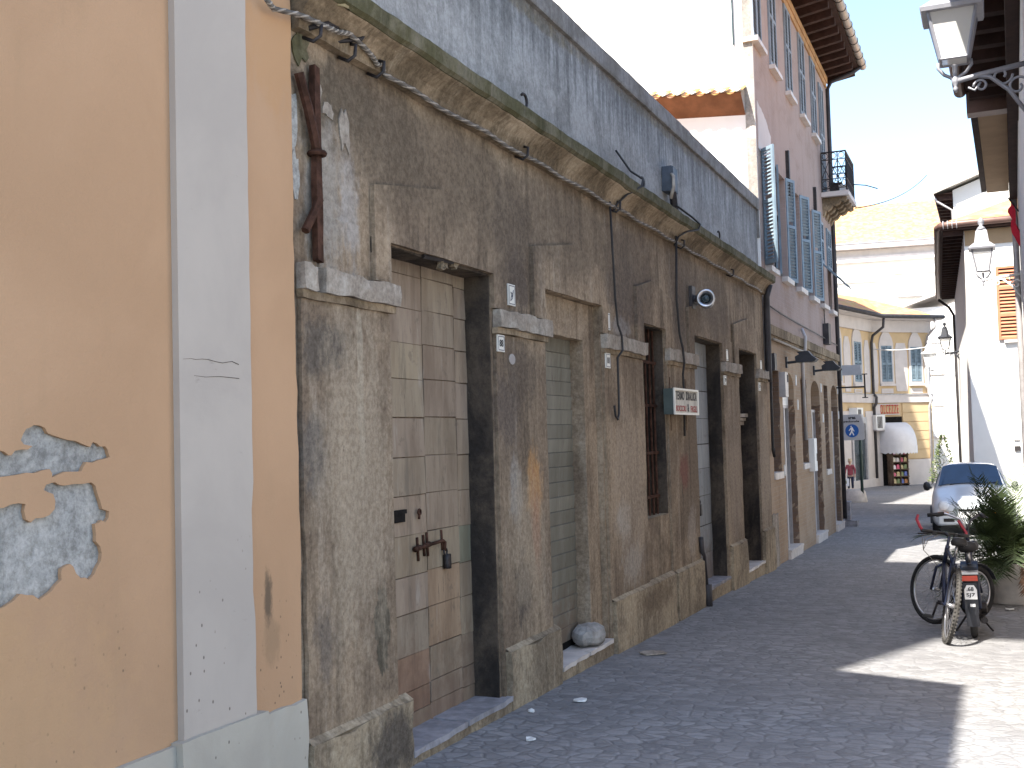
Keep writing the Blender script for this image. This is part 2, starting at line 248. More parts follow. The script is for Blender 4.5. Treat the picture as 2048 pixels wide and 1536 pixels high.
# ------------------------------------------------------------------ mesh helpers
def inside(p, poly):
    c = False; n = len(poly)
    for i in range(n):
        (x1, y1), (x2, y2) = poly[i], poly[(i + 1) % n]
        if (y1 > p.y) != (y2 > p.y) and p.x < (x2 - x1) * (p.y - y1) / (y2 - y1) + x1: c = not c
    return c
class MB:
    def __init__(s): s.v = []; s.f = []; s.m = []; s.c = []
    def add(s, vs, fs, mi=0, col=None):
        o = len(s.v); s.v += [tuple(v) for v in vs]
        for f in fs: s.f.append(tuple(i + o for i in f)); s.m.append(mi); s.c.append(col or (1, 1, 1))
        return s
    def box(s, x0, x1, y0, y1, z0, z1, mi=0, col=None):
        return s.add([(x0, y0, z0), (x1, y0, z0), (x1, y1, z0), (x0, y1, z0), (x0, y0, z1), (x1, y0, z1), (x1, y1, z1), (x0, y1, z1)],
              [(0, 3, 2, 1), (4, 5, 6, 7), (0, 1, 5, 4), (1, 2, 6, 5), (2, 3, 7, 6), (3, 0, 4, 7)], mi, col)
    def rbox(s, x0, x1, y0, y1, z0, z1, seg=.12, amp=.004, freq=7.0, mi=0, col=None):   # box with worn, uneven faces
        nx, ny, nz = [max(1, min(70, round((b - a) / seg))) for a, b in ((x0, x1), (y0, y1), (z0, z1))]
        ids = {}; vs = []; fs = []
        def vid(i, j, k):
            if (i, j, k) not in ids:
                p = Vector((x0 + (x1 - x0) * i / nx, y0 + (y1 - y0) * j / ny, z0 + (z1 - z0) * k / nz))
                e = (i in (0, nx)) + (j in (0, ny)) + (k in (0, nz))
                d = noise.noise_vector(p * freq) * amp * (1.6 if e > 1 else 1)
                if e > 1: d += (Vector(((x0 + x1) / 2, (y0 + y1) / 2, (z0 + z1) / 2)) - p).normalized() * amp * max(0, noise.noise(p * freq * 1.7)) * 5
                ids[(i, j, k)] = len(vs); vs.append(p + d)
            return ids[(i, j, k)]
        for i in range(nx):
            for j in range(ny):
                fs.append((vid(i, j, 0), vid(i, j + 1, 0), vid(i + 1, j + 1, 0), vid(i + 1, j, 0))); fs.append((vid(i, j, nz), vid(i + 1, j, nz), vid(i + 1, j + 1, nz), vid(i, j + 1, nz)))
        for i in range(nx):
            for k in range(nz):
                fs.append((vid(i, 0, k), vid(i + 1, 0, k), vid(i + 1, 0, k + 1), vid(i, 0, k + 1))); fs.append((vid(i, ny, k), vid(i, ny, k + 1), vid(i + 1, ny, k + 1), vid(i + 1, ny, k)))
        for j in range(ny):
            for k in range(nz):
                fs.append((vid(0, j, k), vid(0, j, k + 1), vid(0, j + 1, k + 1), vid(0, j + 1, k))); fs.append((vid(nx, j, k), vid(nx, j + 1, k), vid(nx, j + 1, k + 1), vid(nx, j, k + 1)))
        return s.add(vs, fs, mi, col)
    def tube(s, pts, r, n=8, mi=0, cap=True):
        pts = [Vector(p) for p in pts]; rs = r if isinstance(r, (list, tuple)) else [r] * len(pts); vs = []; fs = []; u = None
        for i, p in enumerate(pts):
            t = (pts[min(i + 1, len(pts) - 1)] - pts[max(i - 1, 0)]).normalized()
            if u is None: u = t.orthogonal().normalized()
            u = (u - t * u.dot(t)).normalized(); w = t.cross(u)
            for k in range(n): a = 2 * math.pi * k / n; vs.append(p + (u * math.cos(a) + w * math.sin(a)) * rs[i])
        for i in range(len(pts) - 1):
            for k in range(n): fs.append((i * n + k, i * n + (k + 1) % n, (i + 1) * n + (k + 1) % n, (i + 1) * n + k))
        if cap: fs.append(tuple(range(n - 1, -1, -1))); fs.append(tuple((len(pts) - 1) * n + k for k in range(n)))
        return s.add(vs, fs, mi)
    def torus(s, c, u, w, r1, r2, n=36, k=8, mi=0, sq=1.0):
        c, u, w = Vector(c), Vector(u).normalized(), Vector(w).normalized(); ax_ = u.cross(w); vs = []; fs = []
        for i in range(n):
            a = 2 * math.pi * i / n; d = u * math.cos(a) + w * math.sin(a)
            for j in range(k): b = 2 * math.pi * j / k; vs.append(c + d * (r1 + r2 * math.cos(b)) + ax_ * r2 * sq * math.sin(b))
        for i in range(n):
            for j in range(k): fs.append((i * k + j, ((i + 1) % n) * k + j, ((i + 1) % n) * k + (j + 1) % k, i * k + (j + 1) % k))
        return s.add(vs, fs, mi)
    def lathe(s, prof, c=(0, 0, 0), n=16, mi=0, rot=None, square=False):
        c = Vector(c); vs = []; fs = []; off = math.pi / 4 if square else 0
        for (r, z) in prof:
            for k in range(n):
                a = 2 * math.pi * k / n + off; p = Vector((r * math.cos(a), r * math.sin(a), z))
                vs.append(c + (rot @ p if rot else p))
        for i in range(len(prof) - 1):
            for k in range(n): fs.append((i * n + k, i * n + (k + 1) % n, (i + 1) * n + (k + 1) % n, (i + 1) * n + k))
        fs.append(tuple(range(n - 1, -1, -1))); fs.append(tuple((len(prof) - 1) * n + k for k in range(n)))
        return s.add(vs, fs, mi)
    def prism(s, outer, holes, fn, d0, d1, mi=0, back=False, col=None):       # 2D outline with holes pushed from depth d0 to d1; fn(u, v, d) -> point
        loops = [list(outer)] + [list(h) for h in holes]; flat = [Vector((a, b)) for L in loops for a, b in L]; ed = []; o = 0
        for L in loops:
            k = len(L); ed += [(o + i, o + (i + 1) % k) for i in range(k)]; o += k
        pv, pe_, pf, _, _, _ = geometry.delaunay_2d_cdt(flat, ed, [], 1, 1e-6); n = len(pv)
        pf = [f for f in pf if not any(inside(sum((pv[i] for i in f), Vector((0, 0))) / len(f), h) for h in holes)]
        vs = [fn(p.x, p.y, d1) for p in pv]; fs = [tuple(t) for t in pf]
        if back: vs += [fn(p.x, p.y, d0) for p in pv]; fs += [tuple(i + n for i in reversed(t)) for t in pf]
        o = len(vs)
        for L in loops:
            k = len(L); vs += [fn(a, b, d1) for a, b in L] + [fn(a, b, d0) for a, b in L]
            fs += [(o + i, o + (i + 1) % k, o + k + (i + 1) % k, o + k + i) for i in range(k)]; o += 2 * k
        return s.add(vs, fs, mi, col)
    def build(s, name, mats, parent=None, smooth=False, local=False):
        me = bpy.data.meshes.new(name); me.from_pydata(s.v, [], s.f)
        for m in (mats if isinstance(mats, (list, tuple)) else [mats]): me.materials.append(m)
        me.polygons.foreach_set('material_index', s.m)
        if smooth: me.polygons.foreach_set('use_smooth', [True] * len(me.polygons))
        if any(c != (1, 1, 1) for c in s.c):
            ca = me.color_attributes.new('tint', 'FLOAT_COLOR', 'CORNER'); d = []
            for p, c in zip(me.polygons, s.c): d += [c[0], c[1], c[2], 1] * p.loop_total
            ca.data.foreach_set('color', d)
        import bmesh
        bm = bmesh.new(); bm.from_mesh(me); bmesh.ops.recalc_face_normals(bm, faces=bm.faces); bm.to_mesh(me); bm.free()
        o = bpy.data.objects.new(name, me); COL.objects.link(o)
        if parent is not None:
            o.parent = parent
            if parent.type == 'EMPTY' and not local: o.location = -parent.location
        return o
def tag(o, label=None, cat=None, group=None, kind=None):
    if label: o['label'] = label
    if cat: o['category'] = cat
    if group: o['group'] = group
    if kind: o['kind'] = kind
    return o
def thing(name, label, cat, loc=(0, 0, 0), group=None, rz=0):
    o = bpy.data.objects.new(name, None); COL.objects.link(o); o.location = loc; o.rotation_euler.z = rz; o.empty_display_size = .2
    return tag(o, label, cat, group)
def one(name, mb, mat, label, cat, group=None, smooth=False, kind=None):    # a thing that is one mesh
    return tag(mb.build(name, mat, None, smooth), label, cat, group, kind)
def fx(u, v, d): return (d, u, v)          # outline in (Y, Z), depth along X
def fy(u, v, d): return (u, d, v)          # outline in (X, Z), depth along Y
def rect(a, b, c, d): return [(a, c), (b, c), (b, d), (a, d)]
def arch(a, b, c, d, n=10, rise=None):     # opening with a rounded head
    r = (b - a) / 2; h = rise or r; m = (a + b) / 2
    return [(a, c), (b, c)] + [(m + r * math.cos(math.pi * i / n), d - h + h * math.sin(math.pi * i / n)) for i in range(n + 1)]
def text(name, body, mat, fit_w, fit_h, origin, ux, uz, parent=None, depth=.003, bold=0.0, space=1.0):
    cu = bpy.data.curves.new('t', 'FONT'); cu.body = body; cu.extrude = .02; cu.offset = bold; cu.resolution_u = 3; cu.space_character = space
    t = bpy.data.objects.new('t', cu); COL.objects.link(t); dg = bpy.context.evaluated_depsgraph_get(); dg.update()
    me = bpy.data.meshes.new_from_object(t.evaluated_get(dg)); bpy.data.objects.remove(t)
    xs = [v.co.x for v in me.vertices]; ys = [v.co.y for v in me.vertices]; w0, h0 = max(xs) - min(xs), max(ys) - min(ys); mx, my = min(xs), min(ys)
    ux, uz = Vector(ux).normalized(), Vector(uz).normalized(); nn = ux.cross(uz); O = Vector(origin)
    for v in me.vertices: v.co = O + ux * ((v.co.x - mx) / w0 * fit_w) + uz * ((v.co.y - my) / h0 * fit_h) + nn * ((v.co.z + .02) / .04 * depth)
    me.name = name; me.materials.clear(); me.materials.append(mat); o = bpy.data.objects.new(name, me); COL.objects.link(o)
    if parent is not None:
        o.parent = parent
        if parent.type == 'EMPTY': o.location = -parent.location
    return o
def jag(pts, seg=.05, amp=.012, seed=0):   # break an outline into a ragged edge
    rnd = random.Random(seed); out = []
    for i, a in enumerate(pts):
        b = pts[(i + 1) % len(pts)]; L = math.hypot(b[0] - a[0], b[1] - a[1]); n = max(1, int(L / seg))
        for k in range(n):
            t = k / n; j = amp if k else amp * .4
            out.append((a[0] + (b[0] - a[0]) * t + rnd.uniform(-j, j), a[1] + (b[1] - a[1]) * t + rnd.uniform(-j, j)))
    return out
GY = [(-60, .6), (-16, .2), (0, 0), (8, -.154), (11.5, -.246), (14.1, -.29), (17, -.371), (19.9, -.417), (25.6, -.492), (36, -.60), (56, -1.26), (65, -1.36), (100, -1.7), (300, -3)]
def G(y):
    for (a, za), (b, zb) in zip(GY, GY[1:]):
        if y <= b: return za + (zb - za) * (y - a) / (b - a)
    return GY[-1][1]
# ================================================================== ground
mb = MB(); xs = [-400, -60, -20, -8] + [-4 + i * .5 for i in range(13)] + [4, 10, 30, 80, 400]; ys = [-60, -30, -16, -8, -4, 0, 2, 4, 6] + [8 + i for i in range(20)] + [30, 36, 42, 50, 56, 60, 65, 80, 100, 150, 300]
vs = [(x, y, G(y) + (.008 * noise.noise(Vector((x * .7, y * .5, 0))) if abs(x) < 5 else 0)) for y in ys for x in xs]; nx = len(xs)
mb.add(vs, [(j * nx + i, j * nx + i + 1, (j + 1) * nx + i + 1, (j + 1) * nx + i) for j in range(len(ys) - 1) for i in range(nx - 1)])
tag(mb.build('ground', M['ground'], None, True), kind='structure')

# ================================================================== yellow house (left, nearest)
yh = thing('yellow_house', 'ochre plastered house at the left edge with pale grey pilaster and peeling plaster', 'house', (-3.1, 2, 0))
def cz(pts): return [W(a / 2.0875, 800 + b / 2.0875) for a, b in pts]
spA = cz([(-60, 200), (0, 215), (20, 232), (32, 230), (45, 212), (75, 205), (100, 208), (120, 195), (82, 184), (72, 168), (80, 140), (95, 120), (112, 114), (125, 105), (150, 106), (172, 116), (185, 138), (215, 152), (245, 160), (275, 170), (305, 172), (330, 186), (360, 196), (372, 176), (390, 182), (402, 196), (424, 194), (434, 205), (442, 238), (425, 246), (400, 250), (372, 262), (345, 260), (332, 280), (325, 297), (290, 300), (255, 300), (225, 312), (203, 325), (200, 305), (190, 288), (160, 296), (130, 306), (95, 304), (60, 310), (30, 318), (-60, 330)])
spB = cz([(165, 378), (178, 352), (212, 344), (232, 354), (255, 358), (290, 350), (330, 350), (365, 346), (382, 358), (392, 392), (404, 420), (412, 455), (440, 466), (438, 490), (425, 508), (408, 500), (398, 515), (380, 517), (384, 560), (384, 592), (402, 612), (410, 642), (404, 672), (386, 705), (378, 728), (355, 752), (340, 742), (322, 745), (300, 722), (290, 696), (276, 684), (262, 690), (242, 702), (238, 725), (240, 748), (218, 772), (200, 796), (180, 812), (150, 832), (122, 816), (95, 812), (68, 810), (40, 836), (0, 862), (-70, 890), (-70, 450), (0, 448), (30, 436), (60, 432), (92, 434), (86, 462), (92, 500), (112, 512), (130, 495), (165, 490), (190, 480), (214, 455), (214, 420), (206, 392), (185, 384)])
mb = MB(); mb.prism(jag([(-5, .3), (4.585, .3), (4.60, 1.2), (4.59, 2.5), (4.597, 3.9), (4.597, 4.75), (-5, 4.75)], .09, .006, 3), [jag(spA, .03, .004, 1), jag(spB, .03, .004, 2)], fx, -3.098, -3.082)
mb.build('plaster', M['yellow'], yh)
MB().box(-12, -3.099, -5, 4.6, -.3, 4.75).box(-12, -3.099, -5, 2.6, 4.751, 7.9).build('wall', M['render'], yh)  # upper block and its roof are unseen, sized for their shadow on the lane
pl = [(3.70, .3), (4.185, .3)] + [(4.19 - (.012 if 4 < i < 9 else 0) - .002 * (i % 3), .45 + i * .12) for i in range(35)] + [(4.19, 4.75), (3.70, 4.75)]
MB().prism(pl, [], fx, -3.087, -3.05).build('pilaster', M['pilaster'], yh)
mb = MB(); mb.rbox(-3.09, -3.055, -5, 3.66, -.2, .50, .25, .004); mb.rbox(-3.09, -3.022, 3.66, 4.24, -.2, .512, .12, .004); mb.rbox(-3.09, -3.058, 4.24, 4.60, -.2, .48, .1, .006)
mb.build('plinth', M['yplinth'], yh)
mb = MB(); mb.prism([(-12.6, 7.9), (-2.42, 7.9), (-2.42, 8.0), (-7.5, 10), (-12.6, 8.0)], [], fy, -5.4, 2.77, back=True); mb.build('roof', M['tile'], yh)
# thin cracks in the pilaster paint
for a in ([(366, 718), (382, 717), (392, 719), (404, 718), (416, 719), (430, 723), (445, 726), (456, 724), (464, 723), (477, 729)], [(388, 751), (410, 754), (440, 753), (478, 757)]):
    p = [Vector((-3.0495, *W(x, y, -3.05))) for x, y in a]; MB().tube(p, [.0006 + .0014 * i / len(p) for i in range(len(p))], 4).build('crack', M['dark'], yh)

# ================================================================== grey workshop
gw = thing('grey_workshop', 'derelict grey brown single storey workshop row with stained cornice and bricked piers', 'building', (-3.1, 10, 0))
OPEN = [(5.54, 6.955, -.4, 2.81), (7.92, 9.27, -.4, 2.815), (10.55, 11.335, .87, 2.77), (12.58, 14.0, -.4, 2.80), (15.02, 16.24, -.4, 2.80)]
outer = [(4.60, -.5), (17.05, -.6), (17.05, 4.0), (4.60, 4.0)]
def orect(o, seed):
    return jag(rect(o[0], o[1], o[2], o[3]), .12, .006, seed)
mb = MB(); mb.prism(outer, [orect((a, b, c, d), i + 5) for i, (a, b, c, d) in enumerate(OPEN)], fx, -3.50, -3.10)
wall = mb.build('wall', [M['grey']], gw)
for i, (a, b, c, d) in enumerate(OPEN):   # darker inner lining of the openings, 2 mm proud of the reveal
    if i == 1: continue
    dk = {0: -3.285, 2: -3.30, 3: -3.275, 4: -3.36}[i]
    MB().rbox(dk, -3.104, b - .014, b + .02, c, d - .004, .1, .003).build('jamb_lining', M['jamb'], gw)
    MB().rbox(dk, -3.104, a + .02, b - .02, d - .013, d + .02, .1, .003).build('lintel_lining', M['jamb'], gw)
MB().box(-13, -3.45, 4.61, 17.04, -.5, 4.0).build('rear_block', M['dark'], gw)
mb = MB(); mb.box(-13, -3.6, 4.61, 17.04, 4.05, 4.12); mb.build('roof', M['tile'], gw)
# recessed shutter surround
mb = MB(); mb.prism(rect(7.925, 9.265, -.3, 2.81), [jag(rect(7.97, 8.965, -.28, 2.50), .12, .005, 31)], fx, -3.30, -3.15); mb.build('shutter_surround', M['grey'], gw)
# piers
for k, (a, b) in enumerate([(4.62, 5.53), (6.965, 7.91), (9.285, 10.50), (11.35, 12.57), (14.01, 15.0), (16.25, 17.04)]):
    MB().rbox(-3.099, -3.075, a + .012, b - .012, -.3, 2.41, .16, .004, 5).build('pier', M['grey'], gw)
    c0, c1 = a, b + .05
    cm_ = MB()
    if k == 0: cm_.rbox(-3.095, -3.04, 4.63, 4.765, 2.45, 2.58, .05, .008)
    cap = cm_.rbox(-3.095, -3.035, c0 + (.19 if k == 0 else .01), c1 + .01, 2.452, 2.576, .05, .007).build('capital', M['capital'], gw)
    MB().rbox(-3.095, -3.056, c0, c1 - .02, 2.41, 2.450, .06, .004).build('moulding', M['cornice'], cap)
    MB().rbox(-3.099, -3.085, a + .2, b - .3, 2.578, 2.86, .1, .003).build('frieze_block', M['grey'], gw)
for a, b, h in [(4.61, 5.62, .275), (7.0, 7.97, .275), (9.31, 11.33, .275), (11.40, 12.58, .27), (14.06, 15.0, .272), (16.25, 17.04, .27)]:
    mb = MB(); z0 = G(b) - .15
    mb.rbox(-3.09, -3.035, a, b, z0, h - .02, .09, .008, 6); mb.add([(-3.036, a, h - .022), (-3.036, b, h - .022), (-3.088, b, h + .012), (-3.088, a, h + .012)], [(0, 1, 2, 3)])
    mb.build('plinth', M['greybase'], gw)
# gabled panels over the openings
for k, (a, m_, b, z1, z2) in enumerate([(5.36, 6.25, 7.17, 3.11, 3.25), (7.69, 8.62, 9.43, 3.11, 3.26), (10.33, 10.92, 11.6, 3.11, 3.23), (12.33, 13.3, 14.22, 3.10, 3.25), (14.72, 15.7, 16.5, 3.10, 3.26)]):
    o = OPEN[k]; zb = 2.58
    pts = [(a, zb), (o[0] - .004, zb), (o[0] - .004, o[3] + .003), (o[1] + .004, o[3] + .003), (o[1] + .004, zb), (b, zb), (b, z1), (m_, z2), (a, z1)]
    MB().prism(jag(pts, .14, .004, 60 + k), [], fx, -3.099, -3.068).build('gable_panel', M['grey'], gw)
# cornice: a worn moulded strip with a fascia, run along the wall
prof = [(-3.097, 3.74), (-3.05, 3.745), (-3.045, 3.785), (-3.02, 3.83), (-2.975, 3.875), (-2.945, 3.895), (-2.935, 3.905)]
def strip(profl, y0, y1, seg, amp, name, mat):
    n = int((y1 - y0) / seg); vs = []; fs = []; k = len(profl)
    for i in range(n + 1):
        y = y0 + (y1 - y0) * i / n
        for (x, z) in profl:
            d = noise.noise_vector(Vector((x * 5, y * 3.3, z * 5))) * amp + noise.noise_vector(Vector((x * 9, y * 13, z * 9))) * amp * .5; vs.append((x + d.x, y, z + d.z))
    for i in range(n):
        for j in range(k - 1): fs.append((i * k + j, i * k + j + 1, (i + 1) * k + j + 1, (i + 1) * k + j))
    fs.append(tuple(range(k))); fs.append(tuple(n * k + j for j in range(k)))
    return MB().add(vs, fs).build(name, mat, gw)
strip(prof + [(-3.2, 3.905)], 4.62, 17.05, .08, .010, 'cornice', M['cornice'])
strip([(-3.2, 3.907), (-2.93, 3.907), (-2.905, 3.925), (-2.90, 4.005), (-2.915, 4.02), (-3.2, 4.05)], 4.62, 17.12, .06, .008, 'cornice_edge', M['fascia'])
strip([(-3.135, 4.0), (-3.135, 5.03), (-3.45, 5.03), (-3.45, 4.0)], 4.62, 17.06, .5, .004, 'parapet', M['parapet'])
strip([(-3.46, 5.03), (-3.10, 5.03), (-3.095, 5.05), (-3.095, 5.20), (-3.11, 5.215), (-3.47, 5.235)], 4.62, 17.07, .12, .006, 'coping', M['coping'])
# broken plaster at the corner with the yellow house
rnd = random.Random(4)
for k, (y, z, a, b, m_) in enumerate([(4.63, 3.3, .05, .20, 'render'), (4.70, 3.68, .08, .10, 'fascia'), (4.64, 3.02, .04, .12, 'render'), (4.84, 3.5, .05, .09, 'capital'), (4.95, 3.42, .06, .05, 'capital'), (5.11, 3.36, .05, .14, 'capital'), (5.0, 2.72, .19, .12, 'greybase'), (5.37, 2.75, .02, .17, 'jamb')]):
    p = [(y + a * math.cos(t * .4488) * (q_ := rnd.uniform(.55, 1.15)), z + b * math.sin(t * .4488) * q_) for t in range(14)]
    MB().prism(jag(p, .03, .014, 90 + k), [], fx, -3.099, -3.094 + .003 * (k % 2)).build('plaster_patch', M[m_], gw)

def sheetmat(name, base, alt, rough=.75):
    t = NT(name, rough, .3); P = t.pos(); c = t.attr('tint'); n1 = t.noise(t.scale(P, (3, 6, 1.2)), 1.3, 5, .65); n2 = t.noise(P, 9, 6, .7); n3 = t.noise(t.scale(P, (20, 24, 4)), 1, 7, .78); n7 = t.noise(t.scale(P, (4, 9, 1.1)), 1, 8, .72); z = t.xyz(P)[2]
    k = t.mix(t.step(n1, .3, .7), base, alt); k = t.mix(1, k, c, 'MULTIPLY'); k = t.mix(t.math('MULTIPLY', t.step(n3, .57, .66), .65), k, (.10, .075, .058)); k = t.mix(t.math('MULTIPLY', t.step(n7, .55, .66), .5), k, (.11, .095, .075)); k = t.mix(t.math('MULTIPLY', t.step(n7, .42, .30), .4), k, (.42, .40, .36)); k = t.mix(t.math('MULTIPLY', t.step(n2, .58, .7), .5), k, (.12, .095, .075))
    k = t.mix(t.math('MULTIPLY', t.step(t.math('ADD', z, t.math('MULTIPLY', t.math('SUBTRACT', n2, .5), 1.6)), .55, .0), .5), k, (.135, .075, .048)); t.bump(n2, .3, .006); return t.col(k)
M['sheet'] = sheetmat('patched_grey_sheet_metal', (.205, .155, .112), (.305, .245, .182)); M['sheetwhite'] = sheetmat('pale_blue_sheet_metal', (.27, .29, .305), (.34, .355, .36))
M['slat'] = sheetmat('grey_green_slats', (.155, .142, .108), (.21, .195, .155))
# door 1: leaves clad in nailed sheets
d1 = MB().box(-3.34, -3.292, 5.50, 6.97, -.10, 2.83).build('patched_door', M['jamb'], gw)
d1.data.materials[0] = M['wood']
sh = MB(); rnd = random.Random(11); cols = [5.53, 6.30, 6.76, 6.965]; rows = [-.08, .06] + sorted(W(843, y, -3.285)[1] for y in (557, 622, 690, 759, 835, 912, 988, 1065, 1145, 1219, 1301, 1372)) + [2.83]
for i in range(3):
    z = list(rows); off = rnd.uniform(-.006, .006)
    for j in range(len(z) - 1):
        if rnd.random() < 0 and j > 0: continue
        g = rnd.uniform(.86, 1.08); tint = (g, g * rnd.uniform(.96, 1.0), g * rnd.uniform(.90, .98))
        if i == 2 and j == 5: tint = (.74, .90, .86)
        if i == 0 and j in (1, 2): tint = (.92, .74, .66)
        if i == 1 and j in (3, 4): tint = (1.08, .95, .82)
        a, b = cols[i] + .002 + rnd.uniform(0, .003), cols[i + 1] - .002 - rnd.uniform(0, .003); z0, z1 = z[j] + off + .002, z[j + 1] + off - .002 + rnd.uniform(-.004, 0)
        t0, t1 = rnd.uniform(.004, .010), rnd.uniform(.004, .014)
        sh.add([(-3.292, a, z0), (-3.292, b, z0), (-3.292, b, z1), (-3.292, a, z1), (-3.292 + t0, a, z0), (-3.292 + t1, b, z0 + rnd.uniform(-.004, .004)), (-3.292 + t0, b, z1), (-3.292 + t1, a, z1 + rnd.uniform(-.005, .005))], [(4, 5, 6, 7), (0, 1, 5, 4), (1, 2, 6, 5), (2, 3, 7, 6), (3, 0, 4, 7)], 0, tint)
sh.build('metal_sheets', M['sheet'], d1)
def dpt(px, py, X=-3.262): y, z = W(px, py, X); return Vector((X, y, z))
q0, q1 = dpt(795, 1047), dpt(815, 1030); MB().box(-3.29, -3.277, q0.y, q1.y, q0.z, q0.z + .05).box(-3.29, -3.270, q0.y - .01, q1.y + .01, q0.z + .05, q0.z + .075).build('letter_slot', M['dark'], d1)
b = MB(); b.tube([dpt(832, 1098), dpt(886, 1081), dpt(890, 1084), dpt(889, 1102)], .011, 8)
for px, y0_, y1_ in ((834, 1075, 1122), (846, 1070, 1112), (853, 1065, 1112), (882, 1060, 1100)): b.tube([dpt(px, y0_, -3.277), dpt(px + 3, y1_, -3.277)], .009, 6)
b.tube([dpt(830, 1099), dpt(840, 1095)], .018, 8); b.tube([dpt(850, 1092), dpt(859, 1088)], .018, 8); b.build('bolt', M['rust'], d1, True)
p = dpt(891, 1103); b = MB(); b.torus(p, (0, 1, .2), (0, -.2, 1), .022, .006, 16, 6); b.rbox(p.x - .014, p.x + .018, p.y - .01, p.y + .04, p.z - .11, p.z - .02, .03, .003); b.build('padlock', M['iron'], d1, True)
MB().torus(dpt(839, 1024), (0, 1, 0), (0, 0, 1), .016, .007, 14, 6).tube([dpt(839, 1026), dpt(838, 1038)], .008).build('door_pull', M['rust'], d1, True)
b = MB(); b.tube([dpt(845, 512, -3.10), dpt(905, 524, -3.09)], .016, 6); b.build('lintel_bar', M['iron'], gw)
rnd = random.Random(2)
b = MB()
for i in range(14):
    c = dpt(rnd.uniform(868, 912), rnd.uniform(500, 532), -3.10); m_ = len(b.v); b.rbox(c.x - .02, c.x + .012, c.y - rnd.uniform(.01, .03), c.y + rnd.uniform(.01, .03), c.z - rnd.uniform(.008, .03), c.z + rnd.uniform(.008, .03), .02, .008, 20)
b.build('broken_plaster', M['greybase'], gw)
# shutter
s1 = MB(); rnd = random.Random(5); z = .02
while z < 2.5:
    h = .118 + rnd.uniform(-.006, .006); g = rnd.uniform(.82, 1.08)
    s1.add([(-3.272, 7.965, z), (-3.272, 8.985, z), (-3.262, 8.985, z + h - .006), (-3.262, 7.965, z + h - .006), (-3.278, 7.965, z + h - .001), (-3.278, 8.985, z + h - .001), (-3.285, 7.965, z), (-3.285, 8.985, z)], [(0, 1, 2, 3), (3, 2, 5, 4), (0, 6, 7, 1)], 0, (g, g, g)); z += h
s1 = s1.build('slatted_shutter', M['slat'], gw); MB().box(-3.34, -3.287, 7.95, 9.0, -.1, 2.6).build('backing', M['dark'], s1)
# barred window
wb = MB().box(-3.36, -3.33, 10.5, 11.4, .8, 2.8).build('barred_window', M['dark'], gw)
MB().rbox(-3.33, -3.115, 10.53, 11.35, .80, .872, .08, .006).build('sill', M['greybase'], wb)
b = MB()
for y in (10.66, 10.80, 10.95, 11.10, 11.24): b.tube([(-3.19, y, .87), (-3.19, y, 2.77)], .013, 8)
for zz in (1.06, 1.50, 1.98, 2.42): b.box(-3.197, -3.178, 10.56, 11.33, zz - .014, zz + .014)
b.build('iron_bars', M['rust'], wb)
# pale sheet door
wd = MB().box(-3.33, -3.285, 12.56, 14.02, -.2, 2.82).build('pale_door', M['jamb'], gw)
sh = MB(); rnd = random.Random(8); rows = [-.12, .22, .56, .92, 1.25, 1.55, 1.86, 2.2, 2.5, 2.8]
for a, b_ in ((12.6, 13.0), (13.005, 13.99)):
    for j in range(len(rows) - 1):
        g = rnd.uniform(.85, 1.1) * (1.0 if j > 2 else .85); t0, t1 = rnd.uniform(.004, .01), rnd.uniform(.004, .012); z0, z1 = rows[j] + .004, rows[j + 1] - .004 + rnd.uniform(-.006, .003)
        sh.add([(-3.285, a, z0), (-3.285, b_, z0), (-3.285, b_, z1), (-3.285, a, z1), (-3.285 + t0, a, z0), (-3.285 + t1, b_, z0), (-3.285 + t0, b_, z1), (-3.285 + t1, a, z1)], [(4, 5, 6, 7), (0, 1, 5, 4), (1, 2, 6, 5), (2, 3, 7, 6), (3, 0, 4, 7)], 0, (g, g * .99, g * .97))
sh.build('metal_sheets', M['sheetwhite'], wd)
y0, z0 = 13.06, .90
b = MB(); b.tube([(-3.25, y0 - .12, z0), (-3.25, y0 + .2, z0 + .02)], .014); b.tube([(-3.265, y0 - .08, z0 + .1), (-3.265, y0 - .08, z0 - .14)], .012, 6); b.tube([(-3.265, y0 + .1, z0 + .1), (-3.265, y0 + .1, z0 - .1)], .012, 6); b.build('bolt', M['rust'], wd, True)
MB().torus((-3.245, y0 + .2, z0 - .04), (0, 1, .2), (0, -.2, 1), .03, .008, 14, 6).rbox(-3.265, -3.23, y0 + .18, y0 + .26, z0 - .2, z0 - .06, .03, .003).build('padlock', M['iron'], wd, True)
MB().torus((-3.26, 13.0, 1.35), (0, 1, 0), (0, 0, 1), .04, .014, 16, 6).build('lock_ring', M['rust'], wd, True)
# dark panelled door with a clogged grille above
dd = MB().box(-3.42, -3.37, 15.0, 16.26, -.2, 1.84).build('panelled_door', M['wood'], gw)
b = MB()
for a, c in ((15.05, 15.60), (15.66, 16.22)):
    for z0, z1 in ((-.1, .55), (.65, 1.45), (1.52, 1.75)):
        b.prism(rect(a, c, z0, z1), [rect(a + .08, c - .08, z0 + .07, z1 - .07)], fx, -3.37, -3.345); b.rbox(-3.37, -3.355, a + .13, c - .13, z0 + .12, z1 - .12, .1, .002)
b.build('door_panels', M['wood'], dd)
b = MB(); b.rbox(-3.40, -3.25, 15.02, 16.25, 1.84, 1.88, .1, .003); b.rbox(-3.40, -3.22, 15.02, 16.25, 1.89, 1.94, .1, .003); b.rbox(-3.40, -3.28, 15.02, 16.25, 1.78, 1.835, .1, .003); b.build('transom', M['capital'], dd)
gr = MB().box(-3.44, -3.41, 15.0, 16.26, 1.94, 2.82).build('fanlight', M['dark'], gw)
b = MB(); rnd = random.Random(3)
